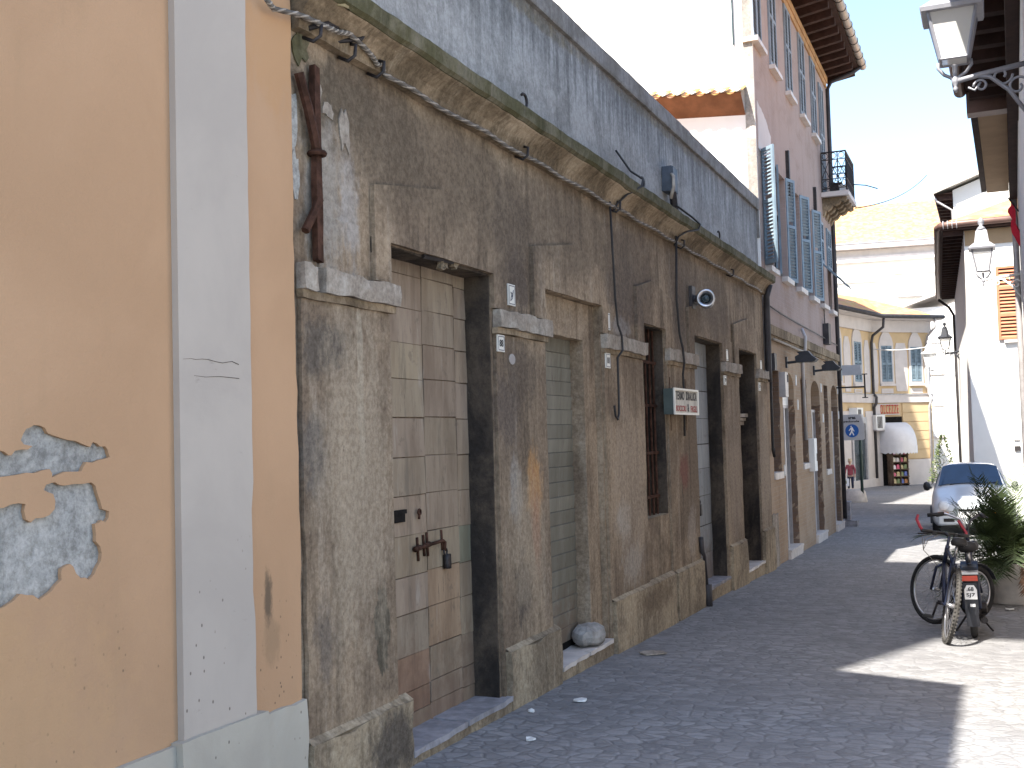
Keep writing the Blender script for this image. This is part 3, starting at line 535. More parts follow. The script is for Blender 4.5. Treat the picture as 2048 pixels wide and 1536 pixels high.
for i in range(9): y = 15.08 + i * .135; b.tube([(-3.34, y, 1.94), (-3.34, y, 2.8)], .010, 6)
for i in range(34):
    y, z = rnd.uniform(15.05, 16.2), rnd.uniform(1.96, 2.75); p = [Vector((-3.34 + rnd.uniform(-.04, .04), y, z))]
    for k in range(5): p.append(p[-1] + Vector((rnd.uniform(-.03, .03), rnd.uniform(-.12, .12), rnd.uniform(-.10, .12))))
    b.tube(p, .006, 5)
b.build('grille', M['iron'], gr)
# steps
def step(name, a, b_, z1, h, front, mat, top, parent=gw):
    s = MB().rbox(-3.30, front, a, b_, z1 - h - .12, z1 - .035, .1, .008).build(name, mat, parent); m = MB(); n = max(1, int((b_ - a) / .5))
    for i in range(n): m.rbox(-3.30, front + .012, a + (b_ - a) * i / n + .006, a + (b_ - a) * (i + 1) / n - .006, z1 - .034, z1, .09, .006)
    m.build('slab', top, s); return s
step('doorstep', 5.60, 7.02, -.035, .1, -3.04, M['greybase'], M['stone'])
step('doorstep', 8.02, 9.26, -.045, .12, -3.06, M['greybase'], M['marble'])
step('doorstep', 12.63, 14.02, -.10, .15, -3.07, M['greybase'], M['stone'])
step('doorstep', 15.04, 16.28, -.16, .15, -3.06, M['greybase'], M['marble'])
# ================================================================== pink house
ph = thing('pink_house', 'tall pinkish brick house with blue grey shutters, deep dark eaves and a small balcony', 'house', (-3.1, 21, 0))
Y0, Y1 = 17.08, 25.70
low = [('r', 17.50, 18.20, 1.03, 2.64), ('a', 18.50, 19.66, -.6, 2.66), ('r', 20.42, 21.08, 1.08, 2.60), ('a', 21.62, 22.80, -.6, 2.62), ('r', 23.40, 24.0, .86, 2.58), ('a', 24.50, 25.52, -.6, 2.62)]
hl = [(arch(a, b, c, d, 10, .28) if k == 'a' else rect(a, b, c, d)) for k, a, b, c, d in low]
MB().prism(rect(Y0, Y1, -.7, 3.16), hl, fx, -3.45, -3.10).build('lower_wall', M['brick'], ph)
r1 = [(16.99, 17.72), (18.47, 19.15), (20.07, 20.74), (21.67, 22.37), (23.2, 23.89)]
r2 = [(17.44, 18.12), (18.90, 19.58), (20.40, 21.15), (21.93, 22.70), (23.42, 24.20), (24.77, 25.42)]
hu = [rect(max(a, Y0 + .12) + .02, b - .02, 7.72, 9.25) for a, b in r1] + [rect(24.42, 25.05, 6.70, 9.1)] + [rect(a + .03, b - .03, 4.25, 6.0) for a, b in r2]
MB().prism(rect(Y0, Y1, 3.31, 9.55), hu, fx, -3.40, -3.10).build('upper_wall', M['pink'], ph)
MB().box(-12, -3.46, Y0 + .01, Y1 - .01, -.7, 9.5).build('wall', M['dark'], ph)
mb = MB(); mb.box(-13, -3.10, Y0 - .06, Y0 - .002, -.6, 9.6); mb.build('side_wall', M['white'], ph)
MB().box(-13, -3.10, Y1 + .002, Y1 + .06, -.7, 9.55).build('side_wall', M['pink'], ph)
MB().box(-3.24, -3.094, Y0 - .075, Y0 - .062, 4.6, 9.6).build('corner_strip', M['greystrip'], ph)
MB().rbox(-3.20, -3.03, Y0 + .12, Y1 + .03, 3.16, 3.31, .2, .006).rbox(-3.2, -3.06, Y0 + .12, Y1 + .02, 3.09, 3.158, .2, .006).build('string_course', M['cornice'], ph)
# tiled ledge across the white flank
tl = MB()
for i in range(26):
    x = -3.27 - .23 * i; z = 6.80 + .085 * i * .23 / .3 * .28; w = .115
    for q, (dx, fl) in enumerate(((0, 1), (.115, -1))):
        vs = []
        for (yy, zz) in ((Y0 - .07, z + .13), (Y0 - .42, z - .02)):
            for k in range(5): a = math.pi * k / 4; vs.append((x - dx + .062 * math.cos(a), yy - (.02 if fl > 0 else 0), zz + fl * .034 * math.sin(a)))
        tl.add(vs, [(k, k + 1, k + 6, k + 5) for k in range(4)])
tl.build('tile_ledge', M['tile'], ph)
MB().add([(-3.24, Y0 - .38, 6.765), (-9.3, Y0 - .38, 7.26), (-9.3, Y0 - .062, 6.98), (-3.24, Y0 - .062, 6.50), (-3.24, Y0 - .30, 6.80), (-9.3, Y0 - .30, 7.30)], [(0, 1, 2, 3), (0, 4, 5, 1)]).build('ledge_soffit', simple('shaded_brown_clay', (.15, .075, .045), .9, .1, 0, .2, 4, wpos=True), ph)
# louvred shutters
def louvre_leaf(w, h, n=None):
    m = MB(); f = .055; t = .032
    m.box(0, t, 0, f, 0, h); m.box(0, t, w - f, w, 0, h); m.box(0, t, f, w - f, 0, f * 1.2); m.box(0, t, f, w - f, h - f, h); m.box(0, t, f, w - f, h * .52, h * .52 + f)
    n = n or int(h / .062)
    for i in range(n):
        z = f * 1.2 + (h - 2.3 * f) * (i + .2) / n
        if abs(z - h * .52 - .02) < .05: continue
        m.add([(t * .95, f, z), (t * .95, w - f, z), (t * .15, w - f, z + .034), (t * .15, f, z + .034), (t * .95, f, z + .007), (t * .95, w - f, z + .007), (t * .15, w - f, z + .041), (t * .15, f, z + .041)], [(0, 1, 2, 3), (4, 7, 6, 5), (0, 4, 5, 1)])
    return m
def leaf(y, z, w, h, ang, flip, mat, x=-3.085):      # ang: degrees swung out from closed
    o = louvre_leaf(w, h).build('shutter', mat, ph, local=True)
    a = R(ang); o.location = Vector((x, y, z)) - ph.location
    o.rotation_euler.z = a if flip else -a
    if flip: o.scale.y = -1
    return o
for a, b in r1:
    w = (b - a) / 2 - .01
    leaf(a + .01, 7.70, w, 1.58, 0, False, M['shutterdull'], -3.10); leaf(b - .01, 7.70, w, 1.58, 0, True, M['shutterdull'], -3.10)
    MB().rbox(-3.25, -3.0, a - .04, b + .04, 7.61, 7.68, .2, .003).build('sill', M['marble'], ph)
    MB().box(-3.39, -3.37, a - .02, b + .02, 7.6, 9.3).build('window', M['glassdark'], ph)
leaf(24.43, 6.72, .3, 2.36, 0, False, M['shutterdull'], -3.10); leaf(25.05, 6.72, .3, 2.36, 0, True, M['shutterdull'], -3.10)
for i, (a, b) in enumerate(r2):
    w = (b - a) / 2
    MB().rbox(-3.3, -3.0, a - .02, b + .02, 4.15, 4.235, .2, .004).build('sill', M['marble'], ph)
    wi = MB().box(-3.38, -3.36, a, b, 4.2, 6.05).build('window', M['glassdark'], ph)
    fr = MB(); fr.prism(rect(a + .03, b - .03, 4.25, 6.0), [rect(a + .09, (a + b) / 2 - .03, 4.33, 5.92), rect((a + b) / 2 + .03, b - .09, 4.33, 5.92)], fx, -3.358, -3.31); fr.build('frame', M['white_metal'], wi)
    if i < 4:
        leaf(a - .02, 4.24, w, 1.80, (138, 171, 170, 170)[i], False, M['shutter']); leaf(b + .02, 4.24, w, 1.80, (14, 163, 162, 162)[i], True, M['shutter'])
    else:
        o = louvre_leaf(w, .85, 12); p = leaf(a + .01, 5.12, w, .88, 0, False, M['shutter'], -3.10); leaf(b - .01, 5.12, w, .88, 0, True, M['shutter'], -3.10)
        q = MB(); zt = 5.10; L = .62
        q.add([(-3.09, a + .02, zt), (-3.09, b - .02, zt), (-3.09 + L * .62, b - .02, zt - L * .62), (-3.09 + L * .62, a + .02, zt - L * .62), (-3.07, a + .02, zt + .02), (-3.07, b - .02, zt + .02), (-3.06 + L * .62, b - .02, zt - L * .60), (-3.06 + L * .62, a + .02, zt - L * .60)], [(0, 1, 2, 3), (4, 7, 6, 5), (0, 3, 7, 4), (1, 5, 6, 2), (2, 6, 7, 3)])
        q.build('flap_shutter', M['shutter'], ph)
# plaster panels over two windows, iron slide bars
MB().prism(jag([(17.2, 6.02), (18.3, 6.02), (18.3, 6.45), (17.9, 6.62), (17.2, 6.75)], .1, .02, 7), [], fx, -3.099, -3.09).build('plaster_patch', M['shopwhite'], ph)
for y in (19.75, 23.05): MB().box(-3.10, -3.04, y, y + .09, 5.75, 6.55).build('iron_bar', M['iron'], ph)
# eaves
ev = MB(); ev.box(-3.4, -2.42, Y0 - .06, 26.35, 9.80, 9.86)
ev.build('eave_boards', M['eavewood'], ph)
for i in range(19): y = Y0 + .1 + i * .5; MB().add([(-3.12, y, 9.56), (-3.12, y + .12, 9.56), (-2.5, y + .12, 9.66), (-2.5, y, 9.66), (-3.12, y, 9.798), (-3.12, y + .12, 9.798), (-2.5, y + .12, 9.798), (-2.5, y, 9.798)], [(0, 3, 2, 1), (0, 1, 5, 4), (1, 2, 6, 5), (2, 3, 7, 6), (3, 0, 4, 7)]).build('rafter', M['eavewood'], ph)
MB().box(-3.12, -3.05, Y0, Y1 + .05, 9.42, 9.56).box(-3.12, -3.07, Y0, Y1 + .02, 9.30, 9.418).build('eave_band', M['eavewarm'], ph)
MB().prism([(-12, 9.87), (-2.38, 9.87), (-2.38, 9.93), (-7.5, 11.9), (-12, 10)], [], fy, Y0 - .08, 26.4, back=True).build('roof', M['tile'], ph)
gt = MB(); k = 8; vs = []
for y in (Y0 - .1, 26.45):
    for j in range(k + 1): a = math.pi + math.pi * j / k; vs.append((-2.34 + .085 * math.cos(a), y, 9.90 + .085 * math.sin(a)))
    for j in range(k + 1): a = 2 * math.pi - math.pi * j / k; vs.append((-2.34 + .075 * math.cos(a), y, 9.90 + .075 * math.sin(a)))
n = 2 * k + 2; gt.add(vs, [(j, (j + 1) % n, n + (j + 1) % n, n + j) for j in range(n)] + [tuple(range(n)), tuple(range(n, 2 * n))])
g = gt.build('gutter', M['gutterpale'], ph)
b = MB()
for i in range(18): y = Y0 + .2 + i * .52; b.torus((-2.34, y, 9.90), (1, 0, 0), (0, 0, 1), .09, .008, 14, 5)
b.build('gutter_straps', M['iron'], g)
b = MB(); b.tube([(-2.36, 26.2, 9.83), (-2.55, 26.15, 9.70), (-3.0, 25.95, 9.50), (-3.06, 25.78, 9.3), (-3.06, 25.77, -.3)], .045, 8); b.build('downpipe', M['pipe'], ph, True)
# balcony
bs = MB().rbox(-3.10, -2.54, 24.28, 25.82, 6.58, 6.68, .15, .003).build('balcony_slab', M['shopwhite'], ph)
cb = MB()
for i in range(4):
    y = 24.40 + i * .40; p = [(-3.10, 6.575), (-2.60, 6.575), (-2.60, 6.50), (-2.66, 6.47), (-2.72, 6.49), (-2.76, 6.43), (-2.84, 6.40), (-2.88, 6.42), (-2.93, 6.34), (-3.0, 6.30), (-3.02, 6.33), (-3.06, 6.22), (-3.10, 6.18)]
    MB().prism(p, [], fy, y, y + .17, back=True).build('corbel', M['cornice'], bs)
rl = MB(); x1, ya, yb, zb, zt = -2.58, 24.33, 25.77, 6.69, 7.52
for z in (zb + .06, zb + .26, zt - .16, zt):
    rl.tube([(-3.08, ya, z), (x1, ya, z), (x1, yb, z), (-3.08, yb, z)], .012 if z < zt else .018, 6)
for p0, p1, n in (((-3.08, ya), (x1, ya), 3), ((x1, ya), (x1, yb), 8), ((x1, yb), (-3.08, yb), 3)):
    for i in range(n + 1):
        f = i / n; x, y = p0[0] + (p1[0] - p0[0]) * f, p0[1] + (p1[1] - p0[1]) * f; rl.tube([(x, y, zb), (x, y, zt)], .012, 6)
        if i < n:
            q = (i + 1) / n; x2, y2 = p0[0] + (p1[0] - p0[0]) * q, p0[1] + (p1[1] - p0[1]) * q
            rl.tube([(x, y, zb + .26), (x2, y2, zt - .16)], .008, 5); rl.tube([(x2, y2, zb + .26), (x, y, zt - .16)], .008, 5)
            c = ((x + x2) / 2, (y + y2) / 2, zt - .08); u = (x2 - x, y2 - y, 0); rl.torus(c, u, (0, 0, 1), .06, .007, 14, 5)
            c = ((x + x2) / 2, (y + y2) / 2, zb + .16); rl.torus(c, u, (0, 0, 1), .075, .007, 14, 5)
rl.build('balcony_railing', M['iron'], bs)
# ground floor joinery
def pw(name, mat): return mat
for i, (k, a, b, c, d) in enumerate(low):
    if k == 'r':
        wi = MB().box(-3.40, -3.37, a - .03, b + .03, c - .03, d + .03).build('window', M['glassdark'], ph)
        m = MB()
        for j in range(12): m.rbox(-3.368, -3.34, a - .02, b + .02, c + (d - c) * j / 12, c + (d - c) * (j + .8) / 12, .3, .002)
        m.build('louvre', M['shutterdull'], wi)
        MB().rbox(-3.3, -3.075, a - .03, b + .03, c - .10, c + .004, .1, .004).build('sill', M['marble'], ph)
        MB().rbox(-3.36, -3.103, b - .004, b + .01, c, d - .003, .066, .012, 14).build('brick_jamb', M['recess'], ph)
    else:
        dr = MB().box(-3.42, -3.39, a - .02, b + .02, -.6, d + .03).build('door', M['glassdark'], ph)
        zt = d - .55
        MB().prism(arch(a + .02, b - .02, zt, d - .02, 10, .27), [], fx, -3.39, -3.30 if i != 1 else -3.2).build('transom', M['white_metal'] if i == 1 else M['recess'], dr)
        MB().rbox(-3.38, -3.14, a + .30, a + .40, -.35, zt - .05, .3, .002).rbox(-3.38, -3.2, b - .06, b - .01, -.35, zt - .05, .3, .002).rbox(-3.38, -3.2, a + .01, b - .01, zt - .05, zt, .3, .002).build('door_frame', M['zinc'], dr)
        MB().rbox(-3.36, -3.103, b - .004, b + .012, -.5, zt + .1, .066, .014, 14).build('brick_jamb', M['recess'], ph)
        m = MB()
        for j in range(4): m.tube([(-3.20, a + .03 + j * .07, -.3), (-3.20, a + .03 + j * .07, zt - .06)], .008, 5)
        for j in range(14): m.tube([(-3.20, a + .01, -.2 + j * .16), (-3.20, a + .29, -.2 + j * .16)], .008, 5)
        m.build('grille', M['iron'], dr)
        step('doorstep', a - .02, b + .06, G(a) + .15, .12, -3.05, M['marble'], M['marble'], ph)
MB().prism(jag(rect(17.05, 17.55, G(17) - .1, .42), .1, .015, 2), [], fx, -3.099, -3.07).build('plaster_patch', M['capital'], ph)

# ================================================================== unseen tower, added and sized to cast the shadow across the lane
bt = thing('shadow_tower', 'unseen brick tower added behind the ochre house to cast the lane shadow', 'tower', (-7.9, -2.55, 0))
MB().prism(rect(-9.8, -6, -.3, 22.0), [], fy, -4.4, 1.2, back=True).build('shaft', M['brick'], bt)
MB().box(-10.4, -5.6, -5.45, 1.6, 22.0, 22.3).add([(-10.4, -5.45, 22.31), (-5.6, -5.45, 22.31), (-5.6, 1.6, 22.31), (-10.4, 1.6, 22.31), (-8, -1.9, 23.6)], [(0, 1, 4), (1, 2, 4), (2, 3, 4), (3, 0, 4)]).build('roof', M['tile'], bt)

nb = thing('shade_house', 'unseen tall block added behind the pink house to shade the lane and shop', 'house', (-13, 38, 0))  # hidden block added to shade the pedestrian sign and corner shop
MB().box(-18, -9.0, 19, 50, -2, 22.3).build('wall', M['pink'], nb); MB().prism([(-18.4, 22.31), (-8.95, 22.31), (-13.5, 23.4)], [], fy, 18.8, 50.2, back=True).build('roof', M['tile'], nb)
# ================================================================== right-hand houses
def hx(y): return .20 + .0174 * y              # the right-hand wall line leans outwards along the lane
def rq(y0, y1, dx0, dx1, z0, z1): return [(hx(y0) + dx0, y0, z0), (hx(y0) + dx1, y0, z0), (hx(y1) + dx1, y1, z0), (hx(y1) + dx0, y1, z0), (hx(y0) + dx0, y0, z1), (hx(y0) + dx1, y0, z1), (hx(y1) + dx1, y1, z1), (hx(y1) + dx0, y1, z1)]
BF = [(0, 3, 2, 1), (4, 5, 6, 7), (0, 1, 5, 4), (1, 2, 6, 5), (2, 3, 7, 6), (3, 0, 4, 7)]
eh = thing('rendered_house', 'pale rendered house at the right edge with dark raftered eaves and a lantern bracket', 'house', (hx(11), 11, 0))
MB().add(rq(7.2, 14.6, 0, 7, -.6, 5.9), BF).build('wall', M['shopwhite'], eh)
MB().add(rq(7.2, 14.55, -.56, .0, 5.66, 5.72), BF).build('eave_boards', M['eavewood'], eh)
for i in range(15): y = 7.4 + i * .48; MB().add(rq(y, y + .13, -.52, -.002, 5.52, 5.658), BF).build('rafter', M['eavewood'], eh)
MB().add(rq(14.35, 14.6, -.56, -.003, 5.40, 5.655), BF).build('eave_end', M['gutter'], eh)
MB().add(rq(7.2, 14.6, -.12, -.002, 5.30, 5.50), BF).build('eave_band', M['eavewood'], eh)
def gut(y0, y1, dx, z, mat, par):
    m = MB(); k = 8; vs = []
    for y in (y0, y1):
        for j in range(k + 1): a = math.pi + math.pi * j / k; vs.append((hx(y) + dx + .075 * math.cos(a), y, z + .075 * math.sin(a)))
    m.add(vs, [(j, j + 1, k + 2 + j, k + 1 + j) for j in range(k)] + [tuple(range(k + 1)), tuple(range(k + 1, 2 * k + 2))]); return m.build('gutter', mat, par)
gut(7.2, 14.6, -.63, 5.74, M['gutter'], eh)
MB().add([(hx(7.2) - .62, 7.2, 5.73), (hx(14.6) - .62, 14.6, 5.73), (hx(14.6) + 3.6, 14.6, 7.2), (hx(7.2) + 3.6, 7.2, 7.2), (hx(7.2) + 7.5, 7.2, 5.73), (hx(14.6) + 7.5, 14.6, 5.73)], [(0, 1, 2, 3), (3, 2, 5, 4), (0, 3, 4), (1, 5, 2)]).build('roof', M['tile'], eh)
bh = thing('soffit_house', 'narrow pale house with boxed beige soffit beyond the dark eaves on the right', 'house', (hx(18), 18, 0))
MB().add(rq(14.605, 20.5, 0, 7, -.8, 5.62), BF).build('wall', M['shopwhite'], bh)
MB().add(rq(14.62, 20.55, -.46, -.12, 5.60, 5.64), BF).build('soffit', M['beige'], bh)
MB().add(rq(14.62, 20.3, -.54, -.462, 5.57, 5.72), BF).build('gutter', M['eavewood'], bh)
MB().add(rq(14.62, 20.5, -.118, -.002, 5.42, 5.60), BF).build('eave_band', M['eavewood'], bh)
MB().add([(hx(14.61) - .5, 14.61, 5.73), (hx(20.5) - .5, 20.5, 5.73), (hx(20.5) + 3.6, 20.5, 7.1), (hx(14.61) + 3.6, 14.61, 7.1), (hx(14.61) + 7.5, 14.61, 5.7), (hx(20.5) + 7.5, 20.5, 5.7)], [(0, 1, 2, 3), (3, 2, 5, 4), (0, 3, 4), (1, 5, 2)]).build('roof', M['tile'], bh)
MB().tube([(hx(20.4) - .05, 20.42, 5.5), (hx(20.4) - .055, 20.42, 3.9), (hx(20.4) - .055, 20.42, -.4)], .05, 10).build('downpipe', M['zinc'], bh, True)
# white end-on house with brown shutter
wh = thing('white_house', 'blinding white end wall house with brown louvred shutter beyond the parked car', 'house', (.2, 32, 0))
A, B_, C_, D_ = (-.42, 29), (3.2, 29), (3.2, 44), (-1.05, 44)
def poly_block(pts, z0, z1): n = len(pts); return MB().add([(x, y, z0) for x, y in pts] + [(x, y, z1) for x, y in pts], [tuple(range(n - 1, -1, -1)), tuple(range(n, 2 * n))] + [(i, (i + 1) % n, n + (i + 1) % n, n + i) for i in range(n)])
poly_block([A, B_, C_, D_], -1, 6.35).build('wall', M['white'], wh)
poly_block([(-.40, 28.995), (3.2, 28.995), (3.2, 28.97), (-.40, 28.97)], 5.98, 6.34).build('eave_band', M['beige'], wh)
poly_block([(-.93, 28.7), (3.3, 28.7), (3.3, 44), (-1.55, 44.2)], 6.36, 6.44).build('eave_boards', M['eavewood'], wh)
for i in range(26): y = 28.9 + i * .58; x = -.88 - .0407 * (y - 28.9); xw = -.42 - .042 * (y - 29); MB().box(x, xw, y, y + .12, 6.24, 6.358).build('rafter', M['eavewood'], wh)
m = MB(); m.tube([(3.3, 28.66, 6.50), (-.70, 28.66, 6.47), (-.92, 28.70, 6.46), (-1.0, 28.95, 6.45), (-1.62, 44.2, 6.40)], .085, 10); g = m.build('gutter', M['gutter'], wh, True)
m = MB()
for x in (-.86, -.76, -.66, -.56): m.torus((x, 28.66, 6.47), (0, 1, 0), (0, 0, 1), .09, .012, 14, 5)
m.build('gutter_straps', M['zinc'], g)
m = MB(); m.tube([(-1.60, 44.1, 6.3), (-1.25, 44.05, 6.0), (-1.10, 44.04, 5.7), (-1.10, 44.04, -1)], .05, 8); m.build('downpipe', M['pipe'], wh, True)
MB().add([(-.95, 28.65, 6.50), (3.3, 28.65, 6.55), (3.3, 36, 8.6), (1.2, 36, 8.4), (-1.6, 44.2, 6.50)], [(0, 1, 2, 3), (0, 3, 4)]).build('roof', M['tile'], wh)
wi = MB().box(.25, .69, 28.98, 28.995, 3.70, 5.38).build('window', M['dark'], wh)
m = MB(); f = .06; wz = [(3.72, 4.22), (4.28, 4.86), (4.92, 5.36)]
m.prism(rect(.24, .70, 3.68, 5.41), [rect(.24 + f, .70 - f, a, b) for a, b in wz], fy, 28.98, 28.93)
for a, b in wz:
    n = int((b - a) / .075)
    for i in range(n): z = a + (b - a) * i / n; m.add([(.30, 28.935, z), (.64, 28.935, z), (.64, 28.975, z + .05), (.30, 28.975, z + .05), (.30, 28.935, z + .012), (.64, 28.935, z + .012), (.64, 28.975, z + .062), (.30, 28.975, z + .062)], [(0, 1, 2, 3), (4, 7, 6, 5), (0, 4, 5, 1)])
m.build('shutter', simple('red_brown_shutter_paint', (.42, .16, .085), .6, .3, 0, .1, 5), wi)
MB().box(.36, .72, 28.9, 28.99, 3.60, 3.665).build('sill', M['marble'], wi)
MB().box(.46, .60, 28.96, 28.996, 1.30, 1.95).build('notice_board', M['shopwhite'], wh); MB().box(.47, .60, 28.955, 28.996, 1.05, 1.16).build('vent_grille', M['iron'], wh)
# house with a gable behind it
gh = thing('gable_house', 'white gabled house with projecting dark verge rising behind the white end wall', 'house', (2, 52, 0))
MB().prism([(-1.07, -2), (5.2, -2), (5.2, 11.4), (2.1, 12.55), (-1.07, 11.45)], [], fy, 60, 50, back=True).build('wall', M['white'], gh)
MB().prism([(-1.8, 11.28), (2.1, 12.66), (2.1, 12.84), (-1.85, 11.44)], [], fy, 60.3, 49.5, back=True).build('roof', M['gutterpale'], gh)
MB().prism([(2.1, 12.66), (5.9, 11.3), (5.9, 11.46), (2.1, 12.84)], [], fy, 60.3, 49.5, back=True).build('roof', M['tile'], gh)
for i in range(12): MB().box(-1.75, -1.08, 49.8 + i * .8, 49.95 + i * .8, 11.05, 11.27).build('rafter', M['eavewood'], gh)
MB().box(-1.79, -1.07, 49.6, 60, 11.27, 11.279).build('eave_boards', M['eavewood'], gh)
m = MB(); m.tube([(-1.86, 49.7, 11.3), (-1.7, 49.75, 11.0), (-1.12, 49.9, 10.6), (-1.1, 49.95, 8)], .05, 8); m.build('downpipe', M['zinc'], gh, True)
# ================================================================== corner confectioner's building
cs = thing('confectioner_house', 'cream yellow two storey corner house with white window surrounds and terracotta roof', 'house', (-5.5, 60, 0))
P0, P1, P2 = Vector((-8.6, 51.5)), Vector((-5.55, 60)), Vector((-2.95, 65))
P1 = Vector((-5.55, 60.0)); PW = [Vector((-7.2, 53.2)), P1, Vector((-2.86, 62.7))]
zb, zm, ze = -1.6, 3.2, 7.15
poly_block([tuple(PW[0]), tuple(PW[1]), tuple(PW[2]), (-5.0, 72), (-18, 70), (-16, 52)], zb, ze).build('wall', M['shopyellow'], cs)
def face(i):         # frame of the facade piece i: origin, along, outward
    a, b = PW[i], PW[i + 1]; u = (b - a).normalized(); n = Vector((u.y, -u.x)); k = (b - a).length; L = (k, 5.61)[i]; return a, u * (k / L), n, L
def onface(i, s, z, d): a, u, n, L = face(i); p = a + u * s + n * d; return (p.x, p.y, z)
def fpanel(i, outl, holes, d0, d1, name, mat, par=cs): return MB().prism(outl, holes, lambda s, z, d: onface(i, s, z, d), d0, d1).build(name, mat, par)
for i in range(2):
    a, u, n, L = face(i)
    fpanel(i, rect(-.1, L + .1, zm - .28, zm + .12), [], 0, .10, 'string_course', M['shopwhite']); fpanel(i, rect(-.1, L + .12, 6.55, ze), [], 0, .14, 'frieze', M['shopwhite'])
    fpanel(i, rect(-.1, L + .05, zm + .12, zm + .17), [], 0, .14, 'band', M['zinc'])
def win(i, s, w, z0, z1):
    fpanel(i, [(s - w / 2 - .16, z0 - .1), (s + w / 2 + .16, z0 - .1), (s + w / 2 + .16, z1 + .12), (s + w / 2 + .05, z1 + .40), (s + .18, z1 + .80), (s, z1 + .88), (s - .18, z1 + .80), (s - w / 2 - .05, z1 + .40), (s - w / 2 - .16, z1 + .12)], [rect(s - w / 2, s + w / 2, z0, z1)], 0, .06, 'window_surround', M['shopwhite'])
    wi = fpanel(i, rect(s - w / 2, s + w / 2, z0, z1), [], 0, .012, 'window', M['glassdark'])
    m = MB(); zz = (z0 + z1) / 2
    for a, b in ((s - w / 2, s - .02), (s + .02, s + w / 2)):
        m.prism(rect(a, b, z0, z1), [rect(a + .09, b - .09, z0 + .1, zz - .06), rect(a + .09, b - .09, zz + .06, z1 - .1)], lambda p, z, d: onface(i, p, z, d), .014, .07)
        for j in range(22):
            z = z0 + .1 + (z1 - z0 - .2) * j / 22
            if abs(z - zz) < .07: continue
            m.add([onface(i, a + .09, z, .06), onface(i, b - .09, z, .06), onface(i, b - .09, z + .06, .02), onface(i, a + .09, z + .06, .02)], [(0, 1, 2, 3)])
    m.build('shutters', M['shutter'], wi)
    fpanel(i, rect(s - w / 2 - .2, s + w / 2 + .2, z0 - .22, z0 - .1), [], 0, .14, 'sill', M['shopwhite'])
    fpanel(i, rect(s - .55, s + .55, zm + .2, z0 - .35), [rect(s - .38, s + .38, zm + .32, z0 - .47)], 0, .03, 'apron_panel', M['shopwhite'])
def blank(i, s, w, z0, z1): fpanel(i, [(s - w / 2 + .1, z0), (s + w / 2 - .1, z0), (s + w / 2, z0 + .5), (s + w / 2, z1 - .5), (s + w / 2 - .2, z1), (s - w / 2 + .2, z1), (s - w / 2, z1 - .5), (s - w / 2, z0 + .5)], [], 0, .03, 'blank_panel', M['shopwhite'])
L0, L1 = face(0)[3], face(1)[3]
win(0, 2.2, 1.0, 3.95, 6.0); win(0, 5.0, 1.0, 3.95, 5.95); win(1, 1.45, 1.0, 4.0, 5.85); win(1, 4.25, 1.0, 4.0, 5.80)
blank(0, 3.6, .9, 3.45, 6.15); blank(0, 6.4, .8, 3.45, 6.1); blank(1, .35, .55, 3.5, 6.0); blank(1, 2.85, 1.2, 3.5, 6.0); blank(1, 5.35, .6, 3.6, 5.9)
# rusticated courses and base of the shop front
for j in range(6): fpanel(1, rect(2.75, L1, .02 + j * .48, .47 + j * .48), [], 0, .05, 'course', M['shopyellow'])
fpanel(1, rect(2.75, L1 + .03, zb, -.02), [], 0, .12, 'base', M['shopwhite'])
fpanel(1, rect(.62, 2.70, zb, 2.2), [], 0, .02, 'shop_door', M['dark']); fpanel(1, rect(.0, .60, zb, 2.85), [], 0, .10, 'pier', M['shopwhite'])
for s, w in ((1.5, 1.5), (4.7, 1.7)):
    wi = fpanel(0, rect(s - w / 2, s + w / 2, zb + .5, 1.9), [], 0, .03, 'shop_window', M['glassdark']); fpanel(0, rect(s - w / 2 - .2, s + w / 2 + .2, zb + .4, 2.2), [rect(s - w / 2, s + w / 2, zb + .5, 1.9)], 0, .12, 'frame', M['zinc'], wi)
fpanel(0, rect(5.8, 7.0, zb, 2.5), [], 0, .06, 'pier', M['shopwhite']); fpanel(0, rect(2.5, 3.6, zb, 2.5), [], 0, .06, 'pier', M['shopwhite'])
fpanel(0, rect(0, 7, zb, -.9), [], 0, .2, 'base', M['shopwhite'])
# roof, gutter, downpipes
def off(d): return [PW[0] + face(0)[2] * d - face(0)[1] * 0, PW[1] + (face(0)[2] + face(1)[2]).normalized() * d, PW[2] + face(1)[2] * d + face(1)[1] * .5]
o1 = off(.75); rr = [(p.x, p.y, 7.30) for p in o1]
MB().add(rr + [(-9.5, 60, 9.2), (-6.2, 66.5, 9.0), (-10, 72, 8.4)], [(0, 1, 4, 3), (1, 2, 4), (2, 5, 4), (3, 4, 5)]).build('roof', M['tile'], cs)
poly_block([(p.x, p.y) for p in o1] + [(-8, 70), (-14, 60)], 7.16, 7.29).build('eave', M['shopwhite'], cs)
m = MB(); m.tube([(p.x, p.y, 7.30) for p in off(.82)], .11, 8); m.build('gutter', M['pipe'], cs, True)
for i, s in ((0, L0 - .1), (1, L1 - .35)):
    m = MB(); pts = [onface(i, s, 7.25, .8), onface(i, s, 6.75, .75), onface(i, s, 6.35, .2), onface(i, s, 6.0, .12), onface(i, s, 3.4, .12), onface(i, s, 3.2, .26), onface(i, s, 2.9, .24), onface(i, s, 2.7, .12), onface(i, s, -1.3, .12)]
    m.tube(pts, .07, 8); m.build('downpipe', M['pipe'] if i == 0 else M['zinc'], cs, True)
# small roof upstand and dark attic strip
fpanel(1, rect(.4, L1 - .3, 7.30, 7.62), [], -.6, -.5, 'attic_band', M['gutter'])
